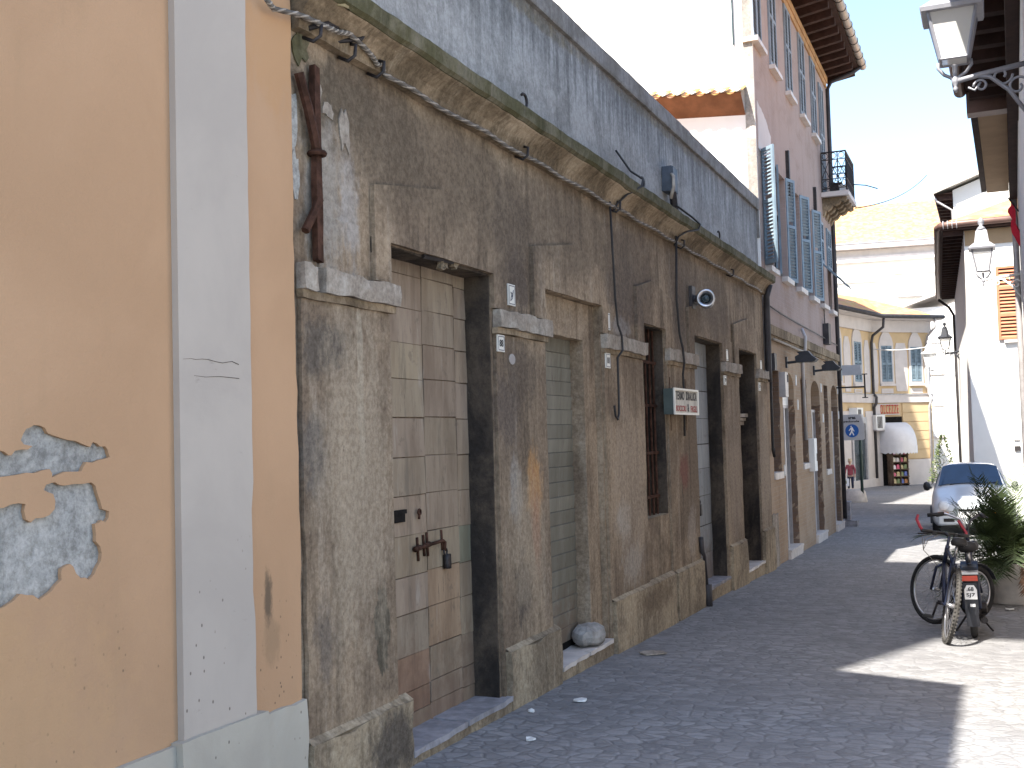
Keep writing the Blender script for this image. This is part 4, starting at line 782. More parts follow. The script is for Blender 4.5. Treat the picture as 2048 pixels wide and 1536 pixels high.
# ================================================================== big pale building and other far houses
bw = thing('palazzo', 'large pale palazzo with broad terracotta roof and double cornice far behind the corner house', 'building', (-8, 86, 0))
A, B_ = Vector((-16, 84.2)), Vector((-1.0, 86.2)); u = (B_ - A).normalized(); n = Vector((u.y, -u.x)); Lw = (B_ - A).length
def bp(outl, holes, d0, d1, name, mat, par=bw): return MB().prism(outl, holes, lambda s, z, d: (A.x + u.x * s + n.x * d, A.y + u.y * s + n.y * d, z), d0, d1, back=True).build(name, mat, par)
bp(rect(0, Lw, -3, 14.6), [], -10, 0, 'wall', M['white']); bp(rect(-.5, Lw, 14.62, 15.0), [], -10, .9, 'cornice', M['shopwhite']); bp(rect(-.2, Lw, 13.7, 14.1), [], 0, .4, 'cornice', M['shopwhite']); bp(rect(-.2, Lw, 14.1, 14.6), [], 0, .15, 'frieze', M['shopwhite'])
bp(rect(2, 9.0, 12.25, 12.38), [], 0, .2, 'moulding', M['shopwhite']); bp(rect(10, 13.2, 12.7, 12.83), [], 0, .2, 'moulding', M['shopwhite'])
for s in (3.0, 11.0):
    wi = bp(rect(s - .55, s + .55, 8.4, 10.3), [], 0, .03, 'window', M['glassdark']); bp(rect(s - .8, s + .9, 11.0, 11.35), [], 0, .4, 'hood', M['zinc'], wi); bp(rect(s - .06, s + .06, 8.4, 10.3), [], .03, .1, 'frame', M['white'], wi)
MB().add([(A.x + n.x * 1.0, A.y + n.y * 1.0, 15.02), (B_.x + n.x, B_.y + n.y, 15.02), (B_.x - n.x * 9, B_.y - n.y * 9, 19.6), (A.x - n.x * 9, A.y - n.y * 9, 19.6)], [(0, 1, 2, 3)]).build('roof', M['tile'], bw)
fh = thing('far_white_house', 'bleached white house closing the lane between corner shop and white end wall', 'house', (-2, 79, 0))
MB().box(-4.5, 3, 76, 83, -2, 9.2).build('wall', M['white'], fh); MB().prism([(-5, 9.2), (-.7, 10.6), (3.5, 9.2), (3.5, 9.3), (-.7, 10.75), (-5, 9.35)], [], fy, 83.5, 75.4, back=True).build('roof', M['shopwhite'], fh)
for z in (1.0, 5.0):
    wi = MB().box(-3.6, -2.7, 75.96, 76, z, z + 1.9).build('window', M['white_metal'], fh); MB().prism(rect(-3.7, -2.6, z - .1, z + 2), [rect(-3.6, -2.7, z, z + 1.9)], fy, 76, 75.9).build('frame', M['shopwhite'], wi)  # windows coloured pale to look washed out by the glare
# ================================================================== things fixed to the left-hand walls
def wpt(px, py, X=-3.06): y, z = W(px, py, -3.1); return Vector((X, y, z))
m = MB()
m.tube([(-3.06, 4.63, 3.52), (-3.055, 4.70, 3.36), (-3.05, 4.775, 3.14)], .026, 6); m.rbox(-3.085, -3.05, 4.757, 4.808, 2.60, 3.60, .1, .004)
m.tube([(-3.05, 4.78, 2.92), (-3.055, 4.74, 2.85), (-3.06, 4.66, 2.74)], .022, 6); m.torus((-3.06, 4.78, 3.15), (0, 1, 0), (1, 0, 0), .038, .014, 16, 6)
one('wall_anchor', m, M['rust'], 'rusty forked iron tie anchor bolted to the corner of the grey facade', 'wall anchor')
m = MB(); m.tube([(-2.99, 4.86, 4.10), (-2.99, 4.865, 3.90)], [.07, .075], 12, cap=False); m.tube([(-2.99, 4.86, 4.10), (-2.99, 4.865, 3.90)], [.062, .067], 12, cap=False)
one('pipe_stub', m, simple('yellowed_pipe', (.34, .27, .15), .8, .2, 0, .3, 9), 'broken yellowed drainpipe stub hanging under the cornice end', 'pipe', smooth=True)
# bundled cable under the cornice
pts = [wpt(505, 5, -3.02), wpt(522, 22, -3.03), wpt(575, 36, -3.02), wpt(620, 60, -3.0), wpt(640, 71, -2.99), wpt(665, 73, -3.0), wpt(700, 100, -3.01), wpt(720, 118, -3.02), wpt(733, 134, -3.03), wpt(745, 131, -3.03)]
pts += [Vector((-3.035, 5.44 + i * .35, 3.742 + .012 * math.sin(i * 2.1))) for i in range(33)]
cbn = thing('cable_bundle', 'long bundled grey cable clipped along the wall just under the cornice', 'cable', (-3.03, 10, 3.7))
MB().tube(pts, .013, 7).build('sheath', M['cable'], cbn, True)
m = MB()
for k in range(2):
    q = []
    for i in range(len(pts) * 6 - 6):
        a = pts[i // 6]; b = pts[i // 6 + 1]; p = a.lerp(b, (i % 6) / 6); an = i * 1.25 + k * math.pi; q.append(p + Vector((.010 * math.cos(an), 0, .010 * math.sin(an))))
    m.tube(q, .0065, 5)
m.build('strands', M['cablelight'], cbn, True)
for y in (4.72, 5.05, 5.35, 7.45, 9.65, 11.95, 14.5): MB().tube([(-3.09, y, 3.73), (-3.03, y, 3.70), (-3.0, y + .02, 3.73), (-3.0, y + .03, 3.79), (-3.03, y + .03, 3.80)], .010, 6).build('clip', M['iron'], cbn, True)
m = MB(); m.tube([wpt(600, 60, -3.05), wpt(628, 52, -3.02), wpt(648, 62, -3.02), wpt(640, 48, -3.02), wpt(655, 44, -3.02), wpt(652, 60, -3.04)], .014, 6).tube([wpt(655, 86, -3.06), wpt(690, 84, -3.0), wpt(700, 72, -3.0), wpt(692, 68, -3.02)], .013, 6)
one('cable_hook', m, M['iron'], 'twisted dark iron hook holding the loose cable at the facade corner', 'hook', smooth=True)
def cable(label, a, X=-3.04, r=.011, mat='blackcable'): return one('hanging_cable', MB().tube([Vector((p[2] if len(p) > 2 else X, p[0], p[1])) for p in a], r, 6), M[mat], label, 'cable', 'cables dangling down the grey facade', True)
cable('dark cable hanging past the grey stone stain and ending in a hook', [(9.5, 3.77), (9.54, 3.26), (9.57, 2.9), (9.62, 2.68), (9.66, 2.58, -3.02), (9.66, 2.45, -3.015), (9.58, 2.38), (9.58, 2.05), (9.57, 1.88), (9.53, 1.83), (9.47, 1.86), (9.44, 1.95)])
cable('short dark cable looping over the cornice edge left of the parapet box', [(9.98, 4.35, -3.12), (10.04, 4.15, -3.0), (10.03, 4.06, -2.88), (9.98, 3.98, -2.88), (9.78, 3.88, -2.96), (9.66, 3.78, -3.02), (9.62, 3.7, -3.05)])
cable('black cable dropping from the cornice to the plumber signboard', [(11.72, 3.80, -3.02), (11.72, 3.12), (11.80, 2.75), (11.84, 2.60, -3.02), (11.86, 2.45, -3.015), (11.88, 2.32), (11.90, 2.05), (11.86, 1.66)], r=.014)
cable('black cable curling from the parapet box across the cornice', [(11.75, 4.14, -3.02), (12.1, 4.06, -2.93), (12.25, 4.0, -2.88), (12.2, 3.93, -2.89), (11.95, 3.88, -2.96), (11.75, 3.80, -3.0), (11.71, 3.70, -3.04)])
for i, (y, lab) in enumerate([(7.43, 'left of the three on the mossy cornice edge, nearest the camera'), (10.42, 'middle one, just left of the parapet box'), (13.73, 'far one beyond the parapet box')]):
    m = MB(); m.tube([(-3.0, y, 4.0), (-3.0, y, 4.06)] + [(-3.0, y + .055 * math.sin(a * .5), 4.09 + .05 * (1 - math.cos(a * .5)) - .02) for a in range(1, 9)], .011, 6)
    one('cornice_hook', m, M['iron'], 'curled iron hook ' + lab, 'hook', 'iron hooks along the cornice', True)
# parapet junction box
jb = thing('junction_box', 'dark ribbed junction box fixed on the grey parapet above the cornice', 'junction box', (-3.1, 11.75, 4.2))
MB().rbox(-3.13, -3.02, 11.62, 11.86, 4.28, 4.55, .06, .003).rbox(-3.02, -3.005, 11.63, 11.72, 4.29, 4.54, .06, .002).build('case', simple('blue_black_box', (.06, .075, .10), .5, .4, 0, .2, 9), jb)
MB().tube([(-3.05, 11.75, 4.29), (-3.05, 11.80, 4.12), (-3.03, 11.83, 4.02)], .04, 8).build('gland', M['iron'], jb); MB().tube([(-3.03, 11.64, 4.46), (-2.99, 11.58, 4.42), (-2.99, 11.57, 4.30), (-3.03, 11.58, 4.18)], .018, 7).build('pale_loop', M['cablelight'], jb, True)
# round floodlight
sp = thing('wall_spotlight', 'shiny silver cylindrical spotlight sticking out above the pale sheet door', 'spotlight', (-3.1, 12.6, 3.2))
MB().tube([(-3.1, 12.6, 3.22), (-2.99, 12.6, 3.22)], .04, 10).rbox(-3.1, -3.06, 12.5, 12.66, 3.1, 3.36, .06, .003).build('bracket', M['pipe'], sp)
rt = Matrix.Rotation(R(90), 3, 'X') @ Matrix.Rotation(R(12), 3, 'Y')
MB().lathe([(.075, -.14), (.092, -.12), (.095, .10), (.105, .12), (.105, .16), (.085, .165), (.055, .12), (.05, .10)], (-2.93, 12.62, 3.20), 20, rot=rt).build('housing', M['chrome'], sp, True)
MB().lathe([(.05, .10), (.035, .14), (.005, .15)], (-2.93, 12.62, 3.20), 14, rot=rt).build('lens', M['glassdark'], sp, True)
# plumber's sign: two pale rows of lettering on a boxed board
sg = thing('shop_sign', 'weathered boxed white signboard lettered in black and red on the grey pier', 'sign', (-3.02, 11.7, 2.0))
ya, yb, za, zc = 11.19, 12.20, 1.888, 2.152
MB().box(-3.075, -2.975, ya, yb, za, zc).build('box', simple('green_grey_sign_side', (.07, .09, .085), .7), sg)
MB().prism(rect(ya, yb, za, zc), [], fx, -2.974, -2.966).build('panel', wallmat('aged_sign_white', (.66, .63, .55), (.50, .47, .41), (.72, .70, .64), .3, .2, 5, bump=.1), sg)
MB().prism(rect(ya - .005, yb + .005, za - .005, zc + .005), [rect(ya + .03, yb - .03, za + .015, zc - .015)], fx, -2.97, -2.955).build('rim', M['plate'], sg)
U, V = (0, 1, 0), (0, 0, 1)
text('black_lettering', 'TERMO', M['ink'], .36, .092, (-2.9655, ya + .06, 2.036), U, V, sg, .003, .02); text('black_lettering', 'IDRAULICA', M['ink'], .46, .092, (-2.9655, ya + .49, 2.036), U, V, sg, .003, .02)
text('red_lettering', 'BOCCOLI', M['redink'], .42, .062, (-2.9655, ya + .06, 1.918), U, V, sg, .003, .02); text('black_lettering', '&', M['ink'], .07, .085, (-2.9655, ya + .54, 1.916), U, V, sg, .003, .02); text('red_lettering', 'FIGLI', M['redink'], .28, .068, (-2.9655, ya + .68, 1.912), U, V, sg, .003, .02)
for y in (11.45, 12.1): MB().tube([(-3.09, y, 1.72), (-3.09, y, 2.28)], .022, 6).build('mount', M['rust'], sg)
# plaques
def plaque(y0, y1, z0, z1, label, num=None, scrib=False, X=-3.074, mat='plate'):
    t = thing('number_plaque', label, 'plaque', (X, (y0 + y1) / 2, z0), 'white plaques along the shaded facades')
    MB().prism(rect(y0, y1, z0, z1), [], fx, X, X + .012).build('tile', M[mat], t)
    MB().prism(rect(y0 + .008, y1 - .008, z0 + .008, z1 - .008), [rect(y0 + .014, y1 - .014, z0 + .014, z1 - .014)], fx, X + .0125, X + .0135).build('border', M['inkgrey'], t)
    w, h = y1 - y0, z1 - z0
    if num: text('number', num, M['ink'], w * .52, h * .42, (X + .0127, y0 + w * .24, z0 + h * .3), U, V, t, .002, .01)
    if scrib:
        q = [(y0 + w * a, z0 + h * b) for a, b in ((.25, .2), (.4, .5), (.3, .62), (.6, .55), (.45, .4), (.7, .75), (.55, .35), (.35, .25))]; MB().tube([(X + .0135, a, b) for a, b in q], .003, 4).build('scribble', M['inkgrey'], t)
plaque(7.215, 7.335, 2.625, 2.775, 'white enamel plaque with a grey scribble above the pier right of the grid door', scrib=True, X=-3.083)
plaque(6.985, 7.10, 2.285, 2.40, 'small cream plaque numbered 88 under the pier capital by the grid door', '88')
plaque(9.40, 9.50, 2.62, 2.77, 'blank white plaque beside the dripping grey stain', X=-3.083); plaque(9.32, 9.445, 2.28, 2.41, 'small white plaque numbered 81 right of the slatted shutter', '81')
plaque(14.22, 14.36, 2.60, 2.74, 'bright white plaque above the capital right of the pale sheet door', X=-3.083); plaque(14.03, 14.16, 2.28, 2.40, 'white plaque numbered 79 under the capital right of the pale sheet door', '79')
plaque(16.52, 16.66, 2.58, 2.72, 'white plaque above the last capital of the grey facade', X=-3.083); plaque(16.31, 16.45, 2.27, 2.39, 'white plaque numbered 77 under the last capital of the grey facade', '77')
for y, z, lab in [(19.85, 2.46, 'upper white plaque right of the bright fanlight'), (19.95, 2.04, 'lower white plaque right of the bright fanlight'), (22.95, 2.42, 'upper white plaque right of the second brick doorway'), (23.1, 1.82, 'lower white plaque right of the second brick doorway'), (25.57, 2.45, 'upper white plaque at the brick corner'), (25.6, 1.90, 'lower white plaque at the brick corner'), (18.36, .96, 'small white plaque left of the first brick doorway')]:
    plaque(y, y + .11, z, z + .17, lab + ' of the pink house', X=-3.099, mat='white_metal')
one('paper_sticker', MB().prism([(7.25 + .055 * math.cos(a * .52), 2.245 + .038 * math.sin(a * .52)) for a in range(12)], [], fx, -3.0745, -3.071), simple('stuck_paper', (.33, .30, .28), .9), 'round pale paper sticker on the pier below the 88 plaque', 'sticker')
# dark downpipe, box at the end of the grey facade
dp = thing('rain_pipe', 'thick dark cables and rainwater pipe running down the joint of grey and pink houses', 'pipe', (-3.0, 17.1, 1))
MB().tube([(-2.98, 17.02, 3.88), (-3.04, 17.06, 3.7), (-3.05, 17.08, 2.6), (-3.05, 17.08, 2.42)], .05, 8).build('pipe', M['pipe'], dp, True)
MB().tube([(-3.04, 17.2, 3.7), (-3.05, 17.2, 2.2), (-3.06, 17.22, 1.4), (-3.05, 17.26, 1.30), (-3.06, 17.30, 1.42)], .022, 7).build('cable', M['blackcable'], dp, True); MB().rbox(-3.1, -2.98, 17.22, 17.42, 2.60, 2.86, .06, .004).build('junction_box', M['pipe'], dp)
m = MB(); m.tube([(-2.98, 17.2, 3.07), (-3.0, 18.2, 3.075), (-3.0, 19.6, 3.06), (-2.99, 20.5, 3.06)], .02, 6); one('white_conduit', m, M['cablelight'], 'pale conduit under the string course of the pink house', 'conduit', smooth=True)
m = MB(); m.tube([(-3.06, 20.55, 3.5), (-3.0, 20.56, 3.34), (-3.02, 20.56, 3.05), (-3.07, 20.58, 2.9), (-3.07, 20.66, 1.5)], .028, 7); one('grey_conduit', m, M['zinc'], 'grey vertical conduit down the brick to the meter box', 'conduit', smooth=True)
m = MB(); m.tube([(-3.07, 17.1, 3.62), (-3.07, 18.5, 3.58), (-3.07, 20.5, 3.56), (-3.06, 22, 3.55), (-3.06, 25.6, 3.52)], .012, 5); one('thin_cable', m, M['cable'], 'thin grey cable strung above the string course of the pink house', 'cable', smooth=True)
MBX = thing('meter_box', 'white meter box with dark lock on the brick beside the second doorway', 'meter box', (-3.1, 20.8, 1.1)); MB().rbox(-3.1, -3.0, 21.1, 21.45, .92, 1.52, .1, .002).build('case', M['white_metal'], MBX); MB().box(-3.0, -2.995, 21.36, 21.41, 1.1, 1.24).build('lock', M['iron'], MBX)
MB2 = thing('wall_box', 'grey wall box beside the bright fanlight of the pink house', 'box', (-3.1, 18.2, 2.3)); MB().rbox(-3.1, -3.0, 18.22, 18.50, 2.22, 2.62, .1, .002).build('case', M['zinc'], MB2); MB().box(-3.0, -2.99, 18.42, 18.48, 2.46, 2.58).build('vent', M['iron'], MB2)
BX = thing('cable_cabinet', 'grey cable box with wire above the string course of the pink house', 'box', (-3.1, 23.9, 3.6)); MB().rbox(-3.1, -2.98, 23.65, 24.0, 3.42, 3.85, .1, .003).build('case', M['pipe'], BX); MB().tube([(-3.07, 23.8, 3.85), (-3.08, 23.8, 4.9)], .012, 5).build('wire', M['cable'], BX)
for y, lab in ((18.95, 'black floodlight on arm over the bright fanlight, nearer of the pair'), (22.1, 'black floodlight on arm over the second brick doorway, farther of the pair')):
    t = thing('floodlight', lab, 'floodlight', (-3.1, y, 2.85), 'black floodlights on the brick wall'); t.location.z = 2.80
    MB().tube([(-3.1, y, 2.80), (-2.84, y, 2.82)], .022, 7).box(-3.1, -3.07, y - .05, y + .05, 2.72, 2.9).build('arm', M['lampblack'], t)
    MB().prism([(-2.92, 2.80), (-2.62, 2.80), (-2.58, 2.84), (-2.66, 2.90), (-2.72, 2.98), (-2.90, 2.97), (-2.86, 2.93), (-2.93, 2.89)], [], fy, y - .13, y + .13, back=True).build('housing', M['lampblack'], t)
    MB().prism(rect(-2.90, -2.64, 2.792, 2.799), [], fy, y - .11, y + .11, back=True).build('glass', M['glassdark'], t)
t = thing('hanging_sign', 'small blank pale sign box on a bracket at the corner of the pink house', 'sign', (-2.9, 25.4, 2.8))
MB().rbox(-2.95, -2.55, 25.36, 25.46, 2.84, 3.06, .1, .002).build('box', M['sheetgrey'], t); MB().tube([(-3.1, 25.41, 2.97), (-2.94, 25.41, 2.97)], .015).build('arm', M['iron'], t)
t = thing('iron_bracket', 'empty black iron T bracket projecting below the small sign box', 'bracket', (-2.8, 25.5, 2.6))
MB().tube([(-3.1, 25.5, 2.58), (-2.5, 25.5, 2.58)], .018, 6).tube([(-2.5, 25.5, 2.34), (-2.5, 25.5, 2.86)], .018, 6).box(-2.56, -2.44, 25.48, 25.52, 2.335, 2.355).box(-2.56, -2.44, 25.48, 25.52, 2.845, 2.865).build('arm', M['iron'], t)
# stone lying on the marble step, ring, litter
m = MB(); m.lathe([(.02, -.085), (.17, -.08), (.235, -.045), (.25, .0), (.225, .045), (.14, .08), (.02, .09)], (0, 0, 0), 18)
for i, v in enumerate(m.v):
    p = Vector(v); d = noise.noise_vector(p * 6) * .035; m.v[i] = (-3.16 + p.x * .48 + d.x, 8.92 + p.y * .88 + d.y, .045 + p.z * .95 + d.z * .8)
one('rough_stone', m, simple('pale_rough_stone', (.30, .285, .265), .95, .15, 0, .3, 9, .6), 'rough pale stone lying on the marble step of the slatted shutter', 'stone')
one('iron_ring', MB().torus((-3.2, 8.13, -.025), (0, 1, 0), (1, 0, .1), .055, .012, 18, 6), M['rust'], 'rusty ring lying on the marble step left of the stone', 'ring', smooth=True)
one('foot_pipe', MB().tube([(-3.02, 12.60, -.28), (-3.02, 12.60, -.02)], [.045, .045], 9).tube([(-3.03, 12.58, -.02), (-3.04, 12.56, .3), (-3.05, 12.5, .36), (-3.05, 12.47, .52)], [.02, .02, .03, .028], 8), M['pipe'], 'short black drain pipe at the foot of the pier left of the pale door', 'pipe', smooth=True)
rnd = random.Random(21)
for i, (x, y, s, lab) in enumerate([(-2.7, 7.41, .06, 'white paper scrap on the setts in front of the slatted shutter'), (-2.62, 6.3, .035, 'tiny white scrap near the bottom edge of the picture'), (-2.9, 7.0, .03, 'small white crumb by the step of the grid door'), (-2.76, 9.4, .12, 'long pale wood sliver lying near the window pier'), (.09, 13.05, .05, 'white paper lump by the planter foot')]):
    p = [(x + s * rnd.uniform(.7, 1.1) * math.cos(a), y + s * rnd.uniform(.4, 1.1) * math.sin(a)) for a in (0, .9, 1.8, 2.7, 3.7, 4.6, 5.5)]
    g = G(y) + .008
    MB_ = MB().prism(p, [], lambda u, v, d: (u, v, g + d + .012 * noise.noise(Vector((u * 30, v * 30, 1)))), .002, .012, back=True); one('litter', MB_, M['white_metal'] if i != 3 else M['capital'], lab, 'litter', 'bits of litter on the lane')

# ================================================================== street lamps
def lantern(t, c, h, w1, w2, metal, glass):     # c: foot of the lantern, h: glass height
    x, y, z = c; s2 = math.sqrt(.5) * 2
    MB().lathe([(w2 * .71, z), (w1 * .71, z + h)], (x, y, 0), 4, square=True).build('glass', glass, t)
    m = MB()
    for k in range(4):
        a = math.pi / 4 + k * math.pi / 2; u = Vector((math.cos(a), math.sin(a), 0)); m.tube([Vector((x, y, z)) + u * w2 * .72, Vector((x, y, z + h)) + u * w1 * .72], .014, 5)
        a2 = a + math.pi / 2; u2 = Vector((math.cos(a2), math.sin(a2), 0))
        m.tube([Vector((x, y, z)) + u * w2 * .72, Vector((x, y, z)) + u2 * w2 * .72], .012, 5)
    m.build('cage', metal, t)
    MB().lathe([(w1 * .92, z + h - .005), (w1 * .96, z + h + .025), (w1 * .60, z + h + .10), (w1 * .52, z + h + .11), (w1 * .40, z + h + .30), (w1 * .30, z + h + .33)], (x, y, 0), 4, square=True).build('hood', metal, t)
    MB().lathe([(w1 * .28, z + h + .33), (w1 * .16, z + h + .38), (w1 * .08, z + h + .40), (w1 * .17, z + h + .45), (w1 * .14, z + h + .51), (.004, z + h + .54)], (x, y, 0), 12).build('finial', metal, t, True)
    MB().lathe([(.012, z + .05), (.03, z + .12), (.028, z + h * .3), (.045, z + h * .48), (.048, z + h * .58), (.03, z + h * .7), (.005, z + h * .73)], (x, y, 0), 12).build('bulb', M['bulb'], t, True)
    m = MB()
    for sx in (-1, 1): m.tube([(x + sx * w2 * .6, y, z), (x + sx * w2 * .62, y, z - .04), (x + sx * w2 * .4, y, z - .10), (x + sx * .03, y, z - .13), (x, y, z - .17)], .014, 6)
    m.lathe([(.012, z - .25), (.02, z - .22), (.012, z - .20), (.028, z - .18), (.03, z - .15), (.016, z - .12), (.02, z - .05), (.03, z - .03)], (x, y, 0), 10); m.build('cradle', metal, t, True)
def scroll(cx, cy, cz, r, n, turn, sx=1): return [Vector((cx + sx * r * (1 - .75 * i / n) * math.cos(turn * i / n), cy, cz + r * (1 - .75 * i / n) * math.sin(turn * i / n))) for i in range(n + 1)]
def bracket(t, c, xw, metal, k=1.0):
    x, y, z = c; za = z - .16; m = MB(); L = xw - x
    m.tube([(x, y, za), (x + L * .35, y, za + .03), (xw, y, za + .07)], .022 * k, 8); m.tube([(x + L * .33, y, za + .02), (x + L * .5, y, za), (x + L * .75, y, za - .12), (x + L, y, za - .33)], .017 * k, 7)
    m.tube(scroll(x + L * .36, y, za - .06, .055, 16, 7.5, -1), .010 * k, 6); m.tube(scroll(x + L * .66, y, za + .0, .08, 18, -7), .010 * k, 6); m.tube(scroll(x + L * .88, y, za - .10, .085, 18, 7), .010 * k, 6)
    m.tube([(x + L * .18, y, za - .06), (x + L * .27, y, za - .09), (x + L * .36, y, za - .03)], .009 * k, 6); m.box(xw - .01, xw + .02, y - .04, y + .04, za - .40, za + .12); m.build('bracket', metal, t, True)
t = thing('street_lamp', 'large grey four sided lantern on scrolled bracket, nearest, at the top right', 'street lamp', (-.14, 9.5, 4.3), 'wall lanterns along the right of the lane')
lantern(t, (-.145, 9.5, 4.58), .37, .345, .20, M['lampmetal'], M['lampglass']); bracket(t, (-.145, 9.5, 4.575), hx(9.5), M['lampmetal'])
t = thing('street_lamp', 'pale lantern standing on its bracket before the brown shutter of the white house', 'street lamp', (0, 20.2, 4.2), 'wall lanterns along the right of the lane')
lantern(t, (-.02, 20.3, 4.25), .36, .31, .18, M['lampmetal'], M['lampglass']); bracket(t, (-.02, 20.3, 4.25), hx(20.3), M['white_metal'])
t = thing('street_lamp', 'small black lantern in the distance beside the corner shop', 'street lamp', (-1.3, 40, 4.2), 'wall lanterns along the right of the lane')
lantern(t, (-1.30, 40, 4.22), .36, .34, .20, M['lampblack'], M['lampglass']); bracket(t, (-1.30, 40, 4.22), -.80, M['lampblack'], 1.4)
t = thing('street_lamp', 'faint bleached lantern just left of and below the black one', 'street lamp', (-2.0, 47, 4), 'wall lanterns along the right of the lane')
lantern(t, (-2.12, 47, 4.0), .5, .46, .26, M['white_metal'], M['lampglass']); bracket(t, (-2.12, 47, 4.0), -1.1, M['white_metal'], 1.2)
# flag and overhead wires
t = thing('flag', 'red flag hanging from a short pole at the right edge', 'flag', (.7, 19, 4.9)); gv = MB(); n = 8
vs = [(hx(18.6) - .12 + .035 * math.sin(j * 1.3 + i) + .15 * i / 6, 18.9 + .02 * j, 5.15 - .55 * i / 6 - .10 * j / n * 2 - (.02 * j)) for i in range(7) for j in range(n)]
MB().add(vs, [(i * n + j, i * n + j + 1, (i + 1) * n + j + 1, (i + 1) * n + j) for i in range(6) for j in range(n - 1)]).build('cloth', simple('red_flag_cloth', (.55, .03, .05), .8, .1), t, True)
MB().tube([(hx(18.9), 18.9, 4.95), (hx(18.9) - .14, 18.9, 5.18)], .012).build('pole', M['iron'], t)
def sag(a, b, s, n=16): a, b = Vector(a), Vector(b); return [a.lerp(b, i / n) - Vector((0, 0, s * 4 * (i / n) * (1 - i / n))) for i in range(n + 1)]
one('overhead_wire', MB().tube(sag((-2.55, 25.6, 6.52), (-2.05, 50, 12.2), .25), .014, 5), M['blackcable'], 'dark overhead wire stretched from the balcony corner across the sky', 'wire', 'wires across the lane', True)
one('overhead_wire', MB().tube(sag((-5.3, 59.3, 5.62), (-1.2, 44.5, 4.75), .15), .025, 5), M['white_metal'], 'pale wire crossing the upper windows of the corner shop', 'wire', 'wires across the lane', True)
one('washing_line_arm', MB().tube([(-2.58, 25.6, 7.05), (-2.3, 25.5, 6.98), (-2.05, 25.4, 6.86)], .012, 5), M['blackcable'], 'short rope end sticking out from the balcony railing', 'rope', smooth=True)
for lab, x0, y0, z0, w, h, d in (('dark crate on the balcony floor', -2.95, 24.6, 6.69, .22, .2, .4), ('white plastic basin on the balcony floor', -2.75, 24.55, 6.69, .14, .13, .3)):
    m = MB(); m.prism(rect(x0, x0 + w, z0 + .02, z0 + h), [], fy, y0, y0 + d, back=True); m.rbox(x0 - .02, x0 + w + .02, y0 - .02, y0 + d + .02, z0 + h, z0 + h + .03, .1, .002); one('balcony_crate', m, M['iron'] if 'dark' in lab else M['white_metal'], lab, 'crate')

# ================================================================== pedestrian area sign
SY = 36.0; t = thing('pedestrian_sign', 'grey pedestrian area sign with blue walking figure disc on dark pole', 'sign', (-3.83, SY, G(SY)))
sx0, sx1, sz0, sz1 = -4.30, -3.60, 1.31, 2.10
MB().prism([(sx0, sz0 + .04), (sx0 + .04, sz0), (sx1 - .04, sz0), (sx1, sz0 + .04), (sx1, sz1 - .04), (sx1 - .04, sz1), (sx0 + .04, sz1), (sx0, sz1 - .04)], [], fy, SY, SY - .02, back=True).build('panel', M['sheetgrey'], t)
cx, cz_ = -3.96, 1.60
MB().prism([(cx + .20 * math.cos(i * .1963), cz_ + .20 * math.sin(i * .1963)) for i in range(32)], [], fy, SY - .0205, SY - .026).build('disc', M['signblue'], t)
m = MB(); fyw = lambda pts: m.prism([(cx + a, cz_ + b) for a, b in pts], [], fy, SY - .0265, SY - .031)
fyw([(.018 * math.cos(i * .524) - .022, .135 + .022 * math.sin(i * .524)) for i in range(12)])
fyw([(-.03, .105), (.02, .11), (.05, .03), (.075, -.01), (.06, -.025), (.02, .02), (.015, -.02), (.065, -.135), (.035, -.145), (-.01, -.05), (-.06, -.14), (-.09, -.13), (-.03, -.01), (-.03, .05), (-.06, .02), (-.085, -.005), (-.098, .012), (-.07, .045)])
m.build('walking_figure', M['signwhite'], t)
text('lettering', 'area', M['ink'], .22, .075, (-4.06, SY - .021, 1.955), (1, 0, 0), (0, 0, 1), t, .003, .03); text('lettering', 'pedonale', M['ink'], .46, .085, (-4.20, SY - .021, 1.84), (1, 0, 0), (0, 0, 1), t, .003, .03)
MB().tube([(-3.74, SY + .05, G(SY) - .1), (-3.74, SY + .05, 2.0)], .045, 10).build('pole', simple('dark_green_pole', (.02, .045, .04), .5, .4), t, True)
MB().lathe([(.36, G(SY) - .05), (.36, G(SY) + .05), (.31, G(SY) + .32), (.22, G(SY) + .40), (.02, G(SY) + .41)], (-3.97, SY + .2, 0), 20).build('base', M['concrete'], t, True)
m = MB(); m.rbox(-3.10, -2.84, 26.0, 26.45, G(26) - .05, G(26) + .13, .1, .008); m.rbox(-3.10, -2.98, 26.05, 26.4, G(26) + .13, G(26) + .55, .1, .006); one('stone_bollard', m, M['stone'], 'low grey stone step block at the far corner of the pink house', 'stone')
# ================================================================== shop front things
def fb(i, s0, s1, z0, z1, d0, d1): m = MB(); return m.prism(rect(s0, s1, z0, z1), [], lambda s, z, d: onface(i, s, z, d), d0, d1, back=True)
t = thing('shop_lettering', 'red capital letters DOLCEZZE on the corner shop above the white awning', 'sign', onface(1, .6, 2.4, 0)); a, u, n, L = face(1)
text('lettering', 'DOLCEZZE', simple('red_shop_letters', (.50, .02, .03), .5), 1.36, .46, onface(1, .33, 2.36, .07), (u.x, u.y, 0), (0, 0, 1), t, .02, -.01, 1.35)
fb(1, .32, 2.42, 2.30, 2.34, .02, .10).build('rail', M['shopwhite'], t); fb(1, .32, 2.42, 2.82, 2.86, .02, .10).build('rail', M['shopwhite'], t)
aw = thing('awning', 'white domed canvas awning with scalloped edge over the confectioner door', 'awning', onface(1, 1.6, .5, 0)); m = MB(); ns, nr = 10, 14; vs = []
